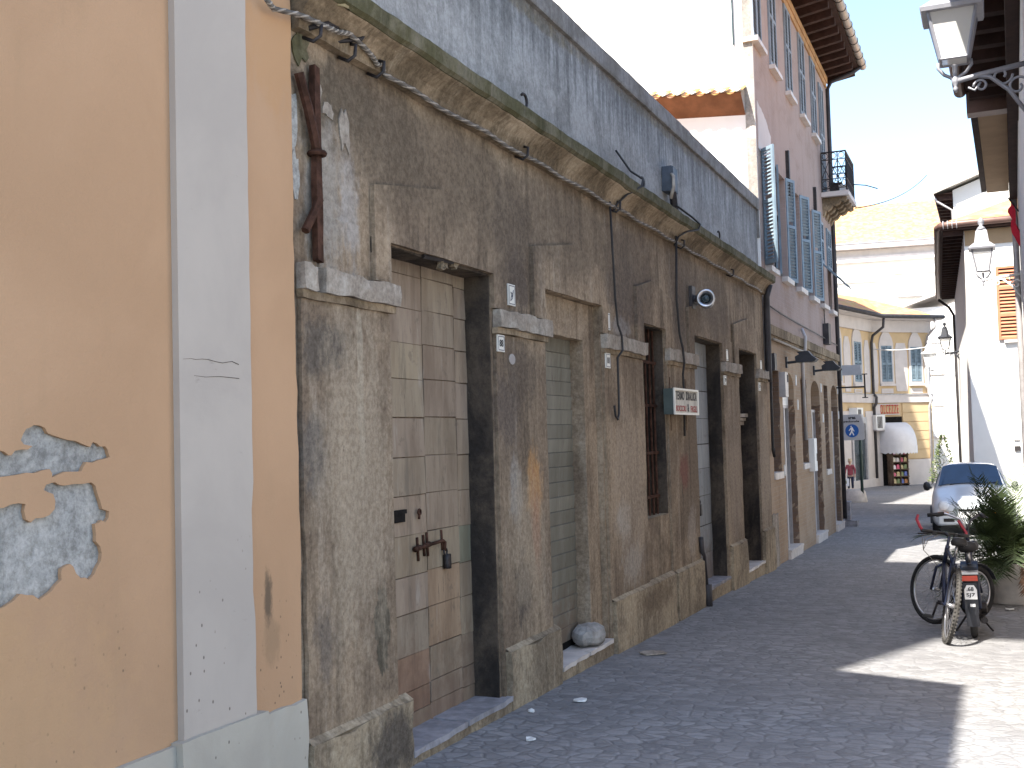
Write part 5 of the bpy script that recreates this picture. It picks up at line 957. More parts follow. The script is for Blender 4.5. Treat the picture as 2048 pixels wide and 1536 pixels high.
for j in range(nr + 1):
    f = j / nr * math.pi / 2; dd, zz = 1.25 * math.sin(f), .72 + 1.18 * math.cos(f)
    for k in range(ns + 1):
        b = math.pi * k / ns; r_ = 1.22; s_ = 1.66 - r_ * math.cos(b) * (1 if True else 0); dep = (.12 + dd) * (math.sin(b) ** .55 if 0 < k < ns else 0); vs.append(onface(1, s_, zz if j < nr else .72, .06 + dep))
W_ = ns + 1; base = [onface(1, 1.66 - 1.22 * math.cos(math.pi * k / ns / 1), .72, .06 + 1.37 * (math.sin(math.pi * k / ns) ** .55 if 0 < k < ns else 0)) for k in range(ns + 1)]
m.add(vs, [(j * W_ + k, j * W_ + k + 1, (j + 1) * W_ + k + 1, (j + 1) * W_ + k) for j in range(nr) for k in range(ns)]); m.build('canopy', M['awning'], aw, True)
m = MB(); q = ns * 6
def vp(k, z): b = math.pi * k / q; p = onface(1, 1.66 - 1.22 * math.cos(b), z, .065 + 1.37 * (math.sin(b) ** .55 if 0 < k < q else 0)); return p
m.add([vp(k, .72) for k in range(q + 1)] + [vp(k, .38 - .07 * abs(math.sin(k * math.pi / 4))) for k in range(q + 1)], [(k, k + 1, q + 2 + k, q + 1 + k) for k in range(q)]); m.build('valance', M['awning'], aw)
for i, s, z, lab in ((1, .15, 1.55, 'grey air conditioner box left of the awning'), (0, 3.9, 1.9, 'pale air conditioner unit above the shop window behind the pedestrian sign')):
    t = thing('air_conditioner', lab, 'air conditioner', onface(i, s, z, 0), 'air conditioner boxes on the corner shop'); fb(i, s - .42, s + .42, z, z + .75, .05, .45).build('case', M['white_metal'], t); m = MB()
    for k in range(4): m.prism(rect(s - .30 + k * .12, s - .22 + k * .12, z + .08, z + .67), [], lambda p, q_, d: onface(i, p, q_, d), .451, .458)
    m.build('grille', M['pipe'], t); fb(i, s - .4, s + .4, z - .06, z - .004, .02, .46).build('bracket', M['zinc'], t)
rk = thing('goods_rack', 'brown wooden rack of sweets standing in the confectioner doorway', 'display rack', onface(1, 1.5, zb, .6)); m = MB(); gz = G(61.5)
RS = [.75, 1.45, 2.15]
for s in RS: m.prism(rect(s - .04, s + .04, gz, gz + 1.75), [], lambda p, z, d: onface(1, p, z, d), .35, .75, back=True)
m.build('posts', M['wood'], rk)
for k in range(5): fb(1, .7, 2.2, gz + .1 + k * .36, gz + .14 + k * .36, .34, .8).build('shelf', M['wood'], rk)
rnd = random.Random(6); gc = [(.55, .45, .25), (.7, .65, .55), (.12, .16, .42), (.6, .12, .2), (.65, .3, .45), (.2, .25, .12), (.75, .7, .7), (.45, .2, .08)]
gm = [simple('sweet_wrapping', c, .5, .4, 0, .25, 12) for c in gc]; gn = ['cream', 'white', 'blue', 'red', 'pink', 'green', 'pale', 'brown']; pos = ['bottom', 'second', 'middle', 'fourth', 'top']
for k in range(5):
    for j in range(4):
        s0 = .78 + j * .35; c = (k * 3 + j * 5) % 8; z0 = gz + .145 + k * .36; h = rnd.uniform(.14, .2); m = MB(); m.prism([(s0, z0), (s0 + .28, z0), (s0 + .26, z0 + h), (s0 + .18, z0 + h + .04), (s0 + .1, z0 + h + .05), (s0 + .03, z0 + h)], [], lambda p, z, d: onface(1, p, z, d), .40, .70, back=True)
        one('sweet_packet', m, gm[c], '%s sweet packet, %s on the %s shelf of the shop rack' % (gn[c], ('leftmost', 'second from left', 'third from left', 'rightmost')[j], pos[k]), 'packet', 'sweet packets on the shop rack')
# conifer in a pot behind the car
cf = thing('potted_conifer', 'small conical conifer in a pot behind the white car', 'plant', (-1.75, 46, G(46))); z = G(46)
MB().lathe([(.26, z), (.34, z + .42), (.37, z + .44), (.33, z + .46)], (-1.75, 46, 0), 14).build('pot', M['concrete'], cf, True)
m = MB(); rnd = random.Random(9)
for i in range(900):
    h = rnd.random() ** 1.2; r_ = (1 - h) * .62 * (.45 + .55 * rnd.random()) + .03; a = rnd.uniform(0, 6.28); c = Vector((-1.75 + r_ * math.cos(a), 46 + r_ * math.sin(a), z + .5 + h * 1.75)); d = Vector((math.cos(a), math.sin(a), rnd.uniform(-.2, .9))).normalized() * rnd.uniform(.06, .13); s = d.orthogonal().normalized() * .028
    m.add([c - s, c + s, c + d], [(0, 1, 2)], 0 if rnd.random() < .7 else 1)
m.build('foliage', [M['frond'], M['frondlight']], cf)
# ================================================================== bicycle
def wheel(par, c, u, r, name='wheel', tw=.022, hub=.02, tm='tyre', spokes=28, sq=1.0):
    c = Vector(c); u = Vector(u).normalized(); w = Vector((0, 0, 1)); ax_ = u.cross(w)
    o = MB().tube([c - ax_ * .045, c + ax_ * .045], hub, 10).build(name, M['chrome'], par, True, local=True)
    MB().torus(c, u, w, r - tw, tw, 44, 8, sq=sq).build('tyre', M[tm], o, True)
    MB().torus(c, u, w, r - 2.2 * tw, .011, 44, 6).build('rim', M['chrome'], o, True)
    m = MB()
    for i in range(spokes):
        a = 2 * math.pi * i / spokes; e = c + (u * math.cos(a) + w * math.sin(a)) * (r - 2.2 * tw); h = c + ax_ * (.03 if i % 2 else -.03) + (u * math.cos(a + .5) + w * math.sin(a + .5)) * hub; m.tube([h, e], .0016, 3, cap=False)
    m.build('spokes', M['chrome'], o); return o
bk = thing('bicycle', 'dark blue mountain bicycle with red bar ends leaning against the moped', 'bicycle', (-.46, 10.72, G(10.72)))
bk.rotation_euler = (0, R(11), R(9))
rw = wheel(bk, (0, 0, .335), (0, 1, 0), .335, tm='tyregrey'); st = R(36); H = Vector((0, 1.0, .335)); su = Vector((-math.sin(st), math.cos(st), 0)); sx_ = Vector((math.cos(st), math.sin(st), 0))
fw = wheel(bk, H + su * .03, su, .335)
m = MB()
for k in range(60):                          # tread knobs of the near tyre
    a = 2 * math.pi * k / 60
    for sx in (-1, 1): p = Vector((sx * .016, .333 * math.cos(a), .335 + .333 * math.sin(a))); m.box(p.x - .006, p.x + .006, p.y - .006, p.y + .006, p.z - .006, p.z + .006)
m.build('tread', M['tyregrey'], rw)
BBv, SEATv, HT, HB = Vector((0, .43, .29)), Vector((0, .26, .74)), Vector((0, .80, .76)), Vector((0, .845, .62))
m = MB(); m.tube([BBv, SEATv], .016, 8).tube([SEATv - Vector((0, -.01, .06)), HT], .017, 8).tube([BBv, HB], .020, 8).tube([HT + Vector((0, -.01, .03)), HB], .022, 8)
for sx in (-1, 1): m.tube([BBv + Vector((sx * .03, 0, 0)), (sx * .055, 0, .335)], .011, 7).tube([SEATv + Vector((sx * .02, 0, -.06)), (sx * .055, 0, .335)], .010, 7)
m.build('frame', M['bluepaint'], bk, True, local=True)
m = MB(); cr = HB + su * .02 - Vector((0, 0, .02)); m.tube([HT + Vector((0, -.01, .12)), HB - Vector((0, 0, .02))], .014, 8)
for sx in (-1, 1): m.tube([cr, cr + sx_ * sx * .05 + su * .02 - Vector((0, 0, .03)), H + su * .03 + sx_ * sx * .055], .013, 8)
m.build('fork', M['bluepaint'], bk, True, local=True)
hc = HT + Vector((0, 0, .14)) + su * .06; m = MB(); m.tube([HT + Vector((0, -.01, .12)), hc], .016, 8); m.tube([hc - sx_ * .28, hc, hc + sx_ * .28], .012, 8); hb_ = m.build('handlebar', M['blackpl'], bk, True, local=True)
for sx in (-1, 1):
    MB().tube([hc + sx_ * sx * .17, hc + sx_ * sx * .285], .017, 8).build('grip', M['blackpl'], hb_, True)
    MB().tube([hc + sx_ * sx * .27, hc + sx_ * sx * .285 + su * .03 + Vector((0, 0, .03)), hc + sx_ * sx * .275 + su * .10 + Vector((0, 0, .09)), hc + sx_ * sx * .25 + su * .12 + Vector((0, 0, .13))], .014, 8).build('bar_end', M['redpl'], hb_, True)
    MB().tube([hc + sx_ * sx * .15, hc + sx_ * sx * .17 + su * .05 - Vector((0, 0, .03)), hc + sx_ * sx * .26 + su * .07 - Vector((0, 0, .04))], .007, 6).box(*[v for a_, b_ in zip(hc + sx_ * sx * .13 - Vector((.02, .02, .03)), hc + sx_ * sx * .13 + Vector((.02, .02, .01))) for v in (a_, b_)]).build('brake_lever', M['blackpl'], hb_)
m = MB()
for k in range(3): m.tube([hc - sx_ * (.13 - k * .05), hc - sx_ * (.16 - k * .04) + su * .12 - Vector((0, 0, .06 + k * .02)), hc - sx_ * .08 + su * .16 - Vector((0, 0, .2)), HB + su * .08 - Vector((0, 0, .04))], .0035, 5)
m.build('brake_cables', M['cablelight'], bk, True, local=True)
m = MB(); m.tube([SEATv, SEATv + Vector((0, -.02, .11))], .012, 8)
m.build('seat_post', M['chrome'], bk, True, local=True)
def saddle(par, c, L, w, h, mat): 
    m = MB(); vs = []; n = 12
    for i in range(n + 1):
        f = i / n; y = c[1] - L / 2 + L * f; ww = w * (.25 + .75 * max(0, 1 - f * 1.15) ** .8) if f > .12 else w * (.75 + 2 * f); zz = c[2] + (.02 if f < .3 else 0)
        for k in range(10): a = 2 * math.pi * k / 10; vs.append((c[0] + ww / 2 * math.cos(a), y, zz + h / 2 * math.sin(a) - (.02 * abs(math.cos(a)) if math.sin(a) < .3 else 0)))
    m.add(vs, [(i * 10 + k, i * 10 + (k + 1) % 10, (i + 1) * 10 + (k + 1) % 10, (i + 1) * 10 + k) for i in range(n) for k in range(10)] + [tuple(range(10)), tuple(n * 10 + k for k in range(10))]); return m.build('saddle', mat, par, True, local=True)
saddle(bk, (0, .24, .88), .27, .16, .06, M['blackpl'])
ck = MB().torus((.05, .43, .29), (0, 1, 0), (0, 0, 1), .085, .008, 26, 5).tube([(-.06, .43, .29), (.06, .43, .29)], .02, 8).tube([(.06, .43, .29), (.075, .36, .44)], .010, 6).tube([(-.06, .43, .29), (-.075, .50, .14)], .010, 6).build('crank', M['iron'], bk, True, local=True)
for sx, y, z in ((1, .36, .44), (-1, .50, .14)):
    x = sx * .115; m = MB(); m.prism(rect(x - .045, x + .045, y - .035, y + .035), [rect(x - .03, x + .03, y - .022, y + .022)], lambda a, b, d: (a, b, z + d), -.012, .012, back=True); m.tube([(x - .05, y, z), (x + .05, y, z)], .008, 6); m.build('pedal', M['blackpl'], ck)
MB().tube([(.05, .43, .375), (.05, 0, .37)], .006, 5).tube([(.05, .43, .205), (.055, .03, .22), (.055, 0, .295)], .006, 5).build('chain', M['iron'], bk, local=True)
# ================================================================== moped
mp = thing('moped', 'dark moped seen from behind with red tail light and white plate', 'moped', (-.225, 11.06, G(11.06))); mp.rotation_euler = (0, R(-2), R(1))
RW = .265
w1 = wheel(mp, (0, .05, RW), (0, 1, 0), RW, tw=.030, spokes=24, hub=.045); ms = R(-38); mu = Vector((-math.sin(ms), math.cos(ms), 0)); mx_ = Vector((math.cos(ms), math.sin(ms), 0)); MF = Vector((.0, 1.06, RW)); w2 = wheel(mp, MF + mu * .06, mu, RW, tw=.028, spokes=24, hub=.04)
def fender(par, c, u, r, a0, a1, w, mat, name='mudguard', local=True):
    c, u = Vector(c), Vector(u); x = u.cross(Vector((0, 0, 1))); vs = []; n = 16
    for i in range(n + 1):
        a = R(a0 + (a1 - a0) * i / n); d = u * math.cos(a) + Vector((0, 0, 1)) * math.sin(a)
        for k in range(5): b = (k - 2) / 2; vs.append(c + d * (r + .012 * (1 - b * b)) + x * w * b)
        for k in range(5): b = (2 - k) / 2; vs.append(c + d * (r - .006 + .012 * (1 - b * b)) + x * w * b)
    return MB().add(vs, [(i * 10 + k, i * 10 + (k + 1) % 10, (i + 1) * 10 + (k + 1) % 10, (i + 1) * 10 + k) for i in range(n) for k in range(10)]).build(name, mat, par, True, local=local)
fender(mp, (0, .05, RW), (0, 1, 0), RW + .02, 30, 205, .052, M['lampblack']); fender(mp, MF + mu * .06, mu, RW + .018, 20, 165, .045, M['lampblack'])
m = MB(); m.tube([(0, .95, .78), (0, .88, .50), (0, .62, .32), (0, .38, .33)], .035, 10).tube([(0, .40, .33), (0, .26, .70)], .022, 8)
for sx in (-1, 1): m.tube([(sx * .06, .05, RW), (sx * .055, .32, .34)], .016, 7).tube([(sx * .07, .05, RW), (sx * .06, .16, .60)], .014, 7)
m.build('frame', M['bluepaint'], mp, True, local=True)
m = MB(); m.prism([(-.02, .60), (-.10, .585), (-.20, .56), (-.20, .545), (.02, .545), (.30, .60), (.32, .64), (.10, .63)], [], lambda a, b, d: (d, a, b), -.065, .065, back=True); m.build('rear_carrier', M['lampblack'], mp, local=True)
MB().prism([(.12, .30), (.52, .22), (.66, .36), (.55, .56), (.34, .66), (.20, .60), (.10, .45)], [], lambda a, b, d: (d, a, b), -.075, .075, back=True).build('engine_cover', M['bluepaint'], mp, local=True)
m = MB(); m.rbox(-.05, .07, .36, .60, .14, .30, .05, .004); m.lathe([(.03, -.06), (.06, -.05), (.06, .05), (.03, .06)], (.07, .45, .21), 12, rot=Matrix.Rotation(R(90), 3, 'Y')); m.tube([(.05, .5, .14), (.09, .3, .12), (.095, -.05, .17)], [.02, .035, .03], 8); m.build('engine', M['iron'], mp, local=True)
saddle(mp, (.0, .24, .80), .30, .21, .085, M['blackpl']); MB().tube([(0, .25, .66), (0, .24, .77)], .018, 8).build('seat_post', M['chrome'], mp, True, local=True)
tl_ = MB().rbox(-.075, .075, -.215, -.16, .535, .60, .03, .001).build('tail_light', M['blackpl'], mp, local=True); MB().rbox(-.066, .066, -.228, -.214, .545, .592, .03, .001).build('lens', M['redlens'], tl_); MB().rbox(-.074, .074, -.225, -.1, .602, .622, .03, .001).build('chrome_top', M['chrome'], tl_)
pl_ = MB().prism([(-.05, .385), (.05, .385), (.052, .39), (.052, .47), (.03, .51), (-.03, .51), (-.052, .47), (-.052, .39)], [], fy, -.235, -.240, back=True).build('number_plate', M['signwhite'], mp, local=True)
text('number', '.68', M['ink'], .058, .036, (-.032, -.2402, .458), (1, 0, 0), (0, 0, 1), pl_, .002, .02); text('number', 'SJ7', M['ink'], .072, .038, (-.037, -.2402, .402), (1, 0, 0), (0, 0, 1), pl_, .002, .02)
MB().box(-.012, .03, -.243, -.238, .32, .345).build('sticker', M['signwhite'], mp, local=True); MB().prism([(-.055, .26), (.055, .26), (.06, .53), (-.06, .53)], [], fy, -.225, -.234, back=True).build('plate_holder', M['lampblack'], mp, local=True)
m = MB(); F1 = Vector((0, .95, .80)); m.tube([Vector((0, .90, .90)), F1, Vector((0, 1.02, .52))], .020, 8)
for sx in (-1, 1): m.tube([Vector((0, 1.0, .56)) + mx_ * sx * .05, MF + mu * .06 + mx_ * sx * .065], .016, 8)
m.build('fork', M['bluepaint'], mp, True, local=True)
m = MB(); hc2 = Vector((0, .90, .90)); hm = None
for sx in (-1, 1): m.tube([hc2, hc2 + mx_ * sx * .06 + Vector((0, 0, .10)), hc2 + mx_ * sx * .20 - mu * .04 + Vector((0, 0, .16)), hc2 + mx_ * sx * .31 - mu * .14 + Vector((0, 0, .15))], .012, 8)
hm = m.build('handlebar', M['chrome'], mp, True, local=True)
for sx in (-1, 1):
    MB().tube([hc2 + mx_ * sx * .21 - mu * .05 + Vector((0, 0, .16)), hc2 + mx_ * sx * .33 - mu * .155 + Vector((0, 0, .149))], .019, 8).build('grip', M['blackpl'], hm, True); MB().tube([hc2 + mx_ * sx * .19 + mu * .01 + Vector((0, 0, .15)), hc2 + mx_ * sx * .30 - mu * .06 + Vector((0, 0, .13))], .007, 6).build('lever', M['blackpl'], hm, True)
MB().lathe([(.045, -.05), (.05, 0), (.04, .05), (.02, .06)], hc2 + mu * .08 - Vector((0, 0, .16)), 14, rot=Matrix.Rotation(R(90), 3, 'X')).build('headlight', M['lampblack'], mp, True, local=True)
m = MB()
for sx in (-1, 1): m.tube([(sx * .04, .50, .16), (sx * .14, .46, .02), (sx * .16, .40, .004)], .010, 6)
m.build('stand', M['iron'], mp, True, local=True)
# ================================================================== planter and palm
pz = G(13.7); pt = thing('planter', 'pale tapered concrete planter tub against the right wall behind the moped', 'planter', (.13, 13.7, pz))
MB().lathe([(.225, 0), (.235, .02), (.285, .40), (.30, .44), (.295, .455), (.265, .455), (.25, .40), (.02, .39)], (0, 0, 0), 28).build('tub', M['concrete'], pt, True, local=True); MB().lathe([(.25, .385), (.12, .41), (.01, .42)], (0, 0, 0), 18).build('soil', M['stone'], pt, local=True)
pm = thing('palm', 'dense dark spiky dwarf palm growing out of the concrete planter', 'palm', (.13, 13.7, pz + .40)); rnd = random.Random(17)
m = MB(); tr = MB(); nf = 0
def frond(m, base, az, el, L, curve, lw, mi, pairs=22, wl=.20):
    d = Vector((math.cos(az) * math.cos(el), math.sin(az) * math.cos(el), math.sin(el))); p = Vector(base); pts = [p.copy()]; n = 14
    for i in range(n): d = (d - Vector((0, 0, curve / n))).normalized(); p = p + d * L / n; pts.append(p.copy())
    m.tube(pts, [.008 * (1 - .8 * i / n) + .001 for i in range(n + 1)], 4, mi)
    side = d.cross(Vector((0, 0, 1))).normalized() if abs(d.z) < .99 else Vector((1, 0, 0))
    for j in range(pairs):
        f = .25 + .75 * j / pairs; i = min(n - 1, int(f * n)); q = pts[i].lerp(pts[i + 1], f * n - i); t = (pts[i + 1] - pts[i]).normalized(); s = t.cross(Vector((0, 0, 1))).normalized()
        for sg_ in (-1, 1):
            ld = (t * .75 + s * sg_ * .75 + Vector((0, 0, rnd.uniform(-.05, .45)))).normalized(); l = wl * (.55 + .6 * math.sin(math.pi * min(1, f * .9))) * rnd.uniform(.8, 1.15); w = t.cross(ld).cross(ld).normalized() * lw
            a = q; b_ = q + ld * l * .5 + Vector((0, 0, -.01)); c_ = q + ld * l + Vector((0, 0, -.03)); m.add([a - w * .5, a + w * .5, b_ + w * .8, b_ - w * .8, c_], [(0, 1, 2, 3), (3, 2, 4)], mi)
for i in range(92):
    az_ = rnd.uniform(0, 6.28); el = R(rnd.choice([rnd.uniform(5, 40), rnd.uniform(30, 75), rnd.uniform(55, 88)])); L = rnd.uniform(.60, 1.0)
    if math.cos(az_) > .3: L *= .55
    if math.sin(az_) < -.2: L *= .8
    frond(m, (rnd.uniform(-.24, .06), rnd.uniform(-.07, .07), rnd.uniform(.0, .30)), az_, el, L, rnd.uniform(.3, 1.5), .008, 0 if rnd.random() < .95 else 1)
for i in range(9): frond(m, (rnd.uniform(.18, .27), rnd.uniform(-.16, .05), .0), rnd.uniform(-.6, 1.2), R(rnd.uniform(62, 86)), rnd.uniform(.5, .80), rnd.uniform(.1, .5), .013, 1)
m.build('fronds', [M['frond'], M['frondlight']], pm, local=True)
MB().tube([(0, 0, -.03), (.01, 0, .1), (0, .01, .22)], [.10, .09, .06], 10).build('trunk', M['dryleaf'], pm, True, local=True)
m = MB(); frond(m, (.12, -.20, .02), -1.4, R(25), .36, 3.4, .009, 0, 16, .12)
for i in range(16): x = .14 + rnd.uniform(-.06, .06); m.add([(x, -.29, .06), (x + .006, -.30, .05), (x + rnd.uniform(-.05, .05), -.31 - rnd.uniform(0, .03), -.16 * rnd.uniform(.5, 1.1))], [(0, 1, 2)])
m.build('dry_frond', M['dryleaf'], pm, local=True)
# ================================================================== car
ca = thing('parked_car', 'small white hatchback parked facing the camera behind the planter', 'car', (-.43, 23.75, G(24.5)), rz=R(1.5))
ST = [(0.00, [(0, .58), (.26, .58), (.46, .56), (.55, .50), (.58, .42), (.58, .34), (.56, .26), (.50, .22)]), (.05, [(0, .66), (.34, .655), (.56, .63), (.66, .55), (.69, .45), (.69, .35), (.675, .25), (.60, .19)]),
 (.28, [(0, .75), (.36, .745), (.61, .715), (.71, .62), (.74, .50), (.74, .36), (.73, .25), (.66, .18)]), (.62, [(0, .84), (.38, .835), (.64, .80), (.725, .71), (.75, .55), (.75, .36), (.74, .25), (.67, .18)]),
 (.90, [(0, .91), (.40, .905), (.655, .87), (.73, .80), (.755, .55), (.755, .36), (.745, .25), (.68, .18)]), (.96, [(0, .96), (.40, .955), (.645, .905), (.73, .82), (.755, .55), (.755, .36), (.745, .25), (.68, .18)]),
 (1.50, [(0, 1.36), (.38, 1.35), (.545, 1.30), (.72, .86), (.755, .55), (.755, .36), (.745, .25), (.68, .18)]), (1.62, [(0, 1.385), (.38, 1.375), (.55, 1.32), (.72, .87), (.755, .55), (.755, .36), (.745, .25), (.68, .18)]),
 (2.60, [(0, 1.38), (.38, 1.37), (.545, 1.31), (.72, .88), (.755, .55), (.755, .36), (.745, .25), (.68, .18)]), (3.05, [(0, 1.28), (.36, 1.27), (.52, 1.22), (.70, .88), (.74, .55), (.74, .36), (.73, .25), (.66, .18)]), (3.28, [(0, .86), (.34, .86), (.54, .84), (.66, .78), (.70, .55), (.70, .36), (.69, .25), (.6, .2)])]
m = MB(); vs = []; K = 15
for y, p in ST: vs += [(-x, y, z) for x, z in reversed(p[1:])] + [(x, y, z) for x, z in p]
m.add(vs, [(i * K + k, i * K + k + 1, (i + 1) * K + k + 1, (i + 1) * K + k) for i in range(len(ST) - 1) for k in range(K - 1)] + [tuple(range(K)), tuple((len(ST) - 1) * K + k for k in range(K))])
bo = m.build('body', M['carpaint'], ca, True, local=True); sm = bo.modifiers.new('smooth', 'SUBSURF'); sm.levels = 2; sm.render_levels = 2
def sect(y):
    for (ya_, pa), (yb_, pb) in zip(ST, ST[1:]):
        if y <= yb_: f = (y - ya_) / (yb_ - ya_); return [(a[0] + (b[0] - a[0]) * f, a[1] + (b[1] - a[1]) * f) for a, b in zip(pa, pb)]
m = MB(); n = 8; vs = []
for i in range(n + 1):
    y = .975 + (1.485 - .975) * i / n; p = sect(y); hwid = p[2][0] - .03
    for k in range(13):
        f = -1 + 2 * k / 12; x = f * hwid; ax2 = abs(x); z = p[0][1] + (p[1][1] - p[0][1]) * min(1, ax2 / p[1][0]) if ax2 < p[1][0] else p[1][1] + (p[2][1] - p[1][1]) * (ax2 - p[1][0]) / (p[2][0] - p[1][0]); vs.append((x, y - .018, z + .012))
m.add(vs, [(i * 13 + k, i * 13 + k + 1, (i + 1) * 13 + k + 1, (i + 1) * 13 + k) for i in range(n) for k in range(12)]); m.build('windscreen', M['carglass'], ca, True, local=True)
for sx in (-1, 1):
    m = MB(); m.add([(sx * .742, 1.12, .90), (sx * .742, 2.7, .91), (sx * .600, 2.55, 1.25), (sx * .585, 1.58, 1.26)], [(0, 1, 2, 3)]); m.build('side_window', M['carglass'], ca, local=True)
    hl_ = MB().lathe([(.01, -.045), (.07, -.035), (.105, -.005), (.115, .03)], (sx * .50, .045, .575), 20, rot=Matrix.Rotation(R(-90), 3, 'X')).build('headlight', M['headlight'], ca, True, local=True)
    MB().rbox(sx * .52 - .10, sx * .52 + .10, -.045, .06, .42, .47, .04, .002).build('indicator', M['orange'], ca, local=True)
    m = MB(); m.lathe([(.015, -.07), (.07, -.05), (.095, .0), (.08, .05), (.02, .07)], (sx * .83, .98, .93), 14, rot=Matrix.Rotation(R(90), 3, 'Y') ); m.tube([(sx * .74, 1.0, .89), (sx * .80, .99, .92)], .02, 6); m.build('mirror', M['blackpl'], ca, True, local=True)
    for y in (.55, 2.72):
        w = MB().lathe([(.05, -.07), (.18, -.08), (.20, -.06), (.20, .06), (.18, .07), (.05, .06)], (sx * .665, y, .27), 20, rot=Matrix.Rotation(R(90), 3, 'Y')).build('wheel', M['chrome'], ca, True, local=True); MB().torus((sx * .665, y, .27), (0, 1, 0), (0, 0, 1), .215, .062, 28, 8, sq=1.2).build('tyre', M['tyre'], w, True)
        fender(ca, (sx * .735, y, .27), (0, 1, 0), .285, -8, 188, .035, M['lampblack'], 'wheel_arch')
m = MB(); m.rbox(-.60, .60, -.035, .12, .24, .40, .1, .002); bmp = m.build('bumper', M['carpaint'], ca, local=True)
MB().prism(rect(-.26, .26, .36, .47), [], fy, -.04, -.046, back=True).build('number_plate', M['signwhite'], ca, local=True)
for sx in (-1, 1): MB().rbox(sx * .42 - .10, sx * .42 + .10, -.042, -.03, .28, .345, .04, .001).build('fog_recess', M['iron'], bmp)
MB().rbox(-.24, .24, -.002, .04, .49, .525, .06, .001).build('grille', M['iron'], ca, local=True)
for x in (-.38, .12): MB().tube([(x, .955, .965), (x + .42, .99, 1.005)], .008, 5).build('wiper', M['blackpl'], ca, local=True)
MB().torus((.30, 1.45, .93), (1, 0, 0), (0, .35, .93), .17, .016, 20, 6).build('steering_wheel', M['blackpl'], ca, local=True)
# ================================================================== person
pe = thing('person', 'person in dusty red jacket and dark trousers carrying a white shopping bag', 'person', (-6.10, 54, G(54)))
def skinfig(name, V_, E_, mat, par=pe, root=0, lv=2):
    me = bpy.data.meshes.new(name); me.from_pydata([v[:3] for v in V_], E_, []); me.materials.append(mat); o = bpy.data.objects.new(name, me); COL.objects.link(o); o.parent = par
    o.modifiers.new('skin', 'SKIN'); sv = me.skin_vertices
    if not sv: me.skin_vertices  # created with the modifier
    for i, v in enumerate(V_):
        r_ = v[3]; me.skin_vertices[0].data[i].radius = (r_ if not isinstance(r_, tuple) else r_[0], r_ if not isinstance(r_, tuple) else r_[1]); me.skin_vertices[0].data[i].use_root = (i == root)
    s_ = o.modifiers.new('sub', 'SUBSURF'); s_.levels = lv; s_.render_levels = lv; return o
k = .87
BV = [(0, 0, .86, (.13, .10)), (0, 0, 1.05, (.12, .09)), (0, .0, 1.22, (.14, .095)), (0, .01, 1.34, (.08, .07)), (0, .005, 1.40, .05), (0, -.01, 1.48, .075), (0, -.01, 1.56, .082), (0, -.005, 1.62, .05),
      (-.16, 0, 1.30, .055), (-.24, -.02, 1.06, .042), (-.25, -.10, .84, .032), (-.25, -.12, .77, .030), (.16, 0, 1.30, .055), (.23, .0, 1.06, .042), (.24, -.06, .84, .032), (.24, -.08, .77, .030),
      (-.09, 0, .80, .085), (-.10, -.03, .46, .058), (-.10, .02, .09, .040), (-.105, -.12, .035, .035), (.09, 0, .80, .085), (.10, -.05, .46, .058), (.10, .0, .09, .040), (.105, -.13, .035, .035)]
BE = [(0, 1), (1, 2), (2, 3), (3, 4), (4, 5), (5, 6), (6, 7), (2, 8), (8, 9), (9, 10), (10, 11), (2, 12), (12, 13), (13, 14), (14, 15), (0, 16), (16, 17), (17, 18), (18, 19), (0, 20), (20, 21), (21, 22), (22, 23)]
for hnd, sx in ((11, -1), (15, 1)):
    h = BV[hnd]
    for j, (dx, l) in enumerate(((-.022, .055), (-.008, .07), (.008, .066), (.022, .05))):
        BV.append((h[0] + dx, h[1] - .01, h[2] - .03, .011)); BV.append((h[0] + dx, h[1] - .02, h[2] - .03 - l, .008)); BE += [(hnd, len(BV) - 2), (len(BV) - 2, len(BV) - 1)]
    BV.append((h[0] - sx * .03, h[1] - .03, h[2] - .01, .011)); BV.append((h[0] - sx * .035, h[1] - .045, h[2] - .05, .009)); BE += [(hnd, len(BV) - 2), (len(BV) - 2, len(BV) - 1)]
BV = [(a * k, b * k, c * k, tuple(q * k for q in r_) if isinstance(r_, tuple) else r_ * k) for a, b, c, r_ in BV]
skinfig('body', BV, BE, M['skin'])
sc_ = lambda L_: [(a * k, b * k, c * k, tuple(q * k for q in r_) if isinstance(r_, tuple) else r_ * k) for a, b, c, r_ in L_]
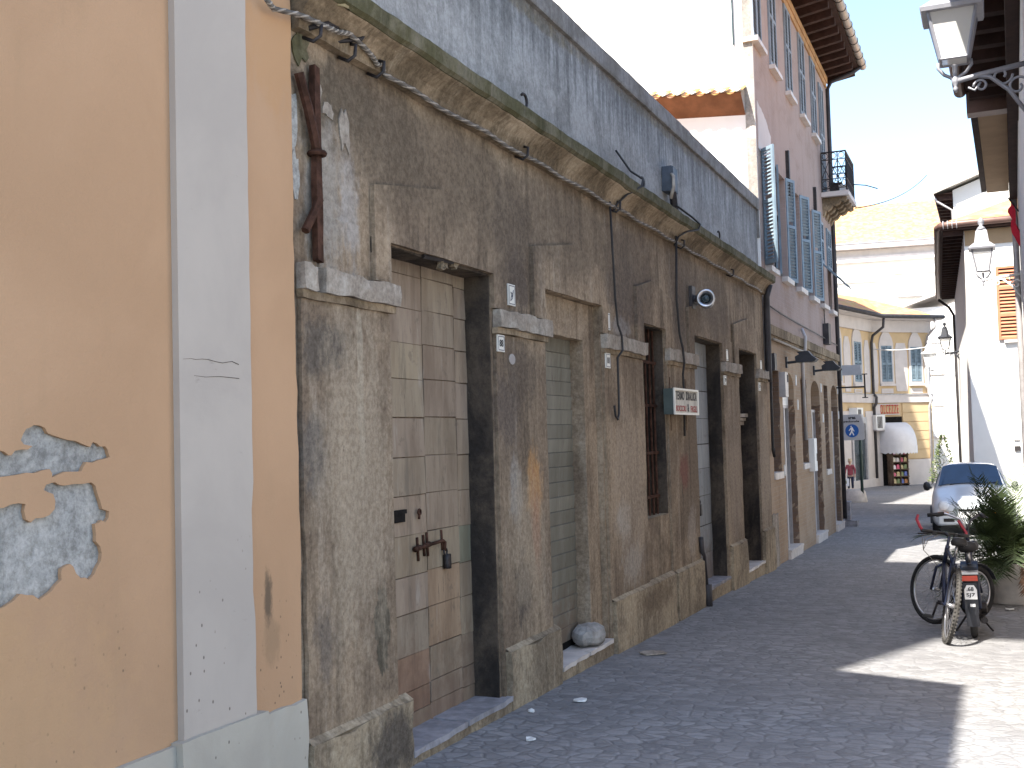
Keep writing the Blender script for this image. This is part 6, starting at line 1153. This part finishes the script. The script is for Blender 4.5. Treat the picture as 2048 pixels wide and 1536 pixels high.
skinfig('jacket', sc_([(0, 0, .76, (.175, .125)), (0, 0, .9, (.165, .12)), (0, 0, 1.08, (.155, .115)), (0, 0, 1.24, (.165, .115)), (0, .01, 1.35, (.075, .07)), (-.17, 0, 1.30, .072), (-.25, -.02, 1.06, .058), (-.255, -.09, .86, .048), (.17, 0, 1.30, .072), (.24, 0, 1.06, .058), (.245, -.055, .86, .048)]), [(0, 1), (1, 2), (2, 3), (3, 4), (3, 5), (5, 6), (6, 7), (3, 8), (8, 9), (9, 10)], simple('dusty_red_jacket', (.30, .075, .09), .9, .1))
skinfig('trousers', sc_([(0, 0, .80, (.14, .11)), (-.09, 0, .70, .095), (-.10, -.03, .46, .074), (-.10, .015, .10, .06), (.09, 0, .70, .095), (.10, -.05, .46, .074), (.10, .0, .10, .06)]), [(0, 1), (1, 2), (2, 3), (0, 4), (4, 5), (5, 6)], simple('dark_trousers', (.035, .04, .07), .9, .1))
MB().lathe([(.03, 1.70), (.085, 1.665), (.105, 1.60), (.10, 1.52), (.07, 1.46)], (0, .025, 0), 14).build('hair', simple('pale_blond_hair', (.62, .50, .33), .8, .2), pe, True, local=True).scale = (k, k, k)
for sx in (-1, 1):
    MB().lathe([(.002, -.010), (.010, -.004), (.010, .004), (.002, .010)], (sx * .028 * k, -.086 * k, 1.555 * k), 8).build('eye', M['ink'], pe, local=True); MB().rbox(sx * .105 - .05, sx * .105 + .05, -.20, .06, 0, .075, .04, .006).build('shoe', M['blackpl'], pe, local=True)
MB().tube([(0, -.085 * k, 1.545 * k), (0, -.105 * k, 1.515 * k)], [.008, .013], 6).build('nose', M['skin'], pe, True, local=True); MB().box(-.02, .02, -.090, -.080, 1.468 * k, 1.478 * k).build('mouth', M['redink'], pe, local=True)
bg = thing('shopping_bag', 'white shopping bag with green print hanging from the hand of the person in red', 'bag', (-6.31, 53.9, G(54)))
m = MB(); m.rbox(-.15, .15, -.07, .07, .20, .56, .06, .012); m.build('bag', M['signwhite'], bg, local=True); MB().tube([(-.07, 0, .56), (-.04, .0, .68), (.04, 0, .68), (.07, 0, .56)], .008, 6).build('handle', M['signwhite'], bg, local=True); MB().box(-.08, .05, -.088, -.083, .32, .46).build('print', M['frondlight'], bg, local=True)
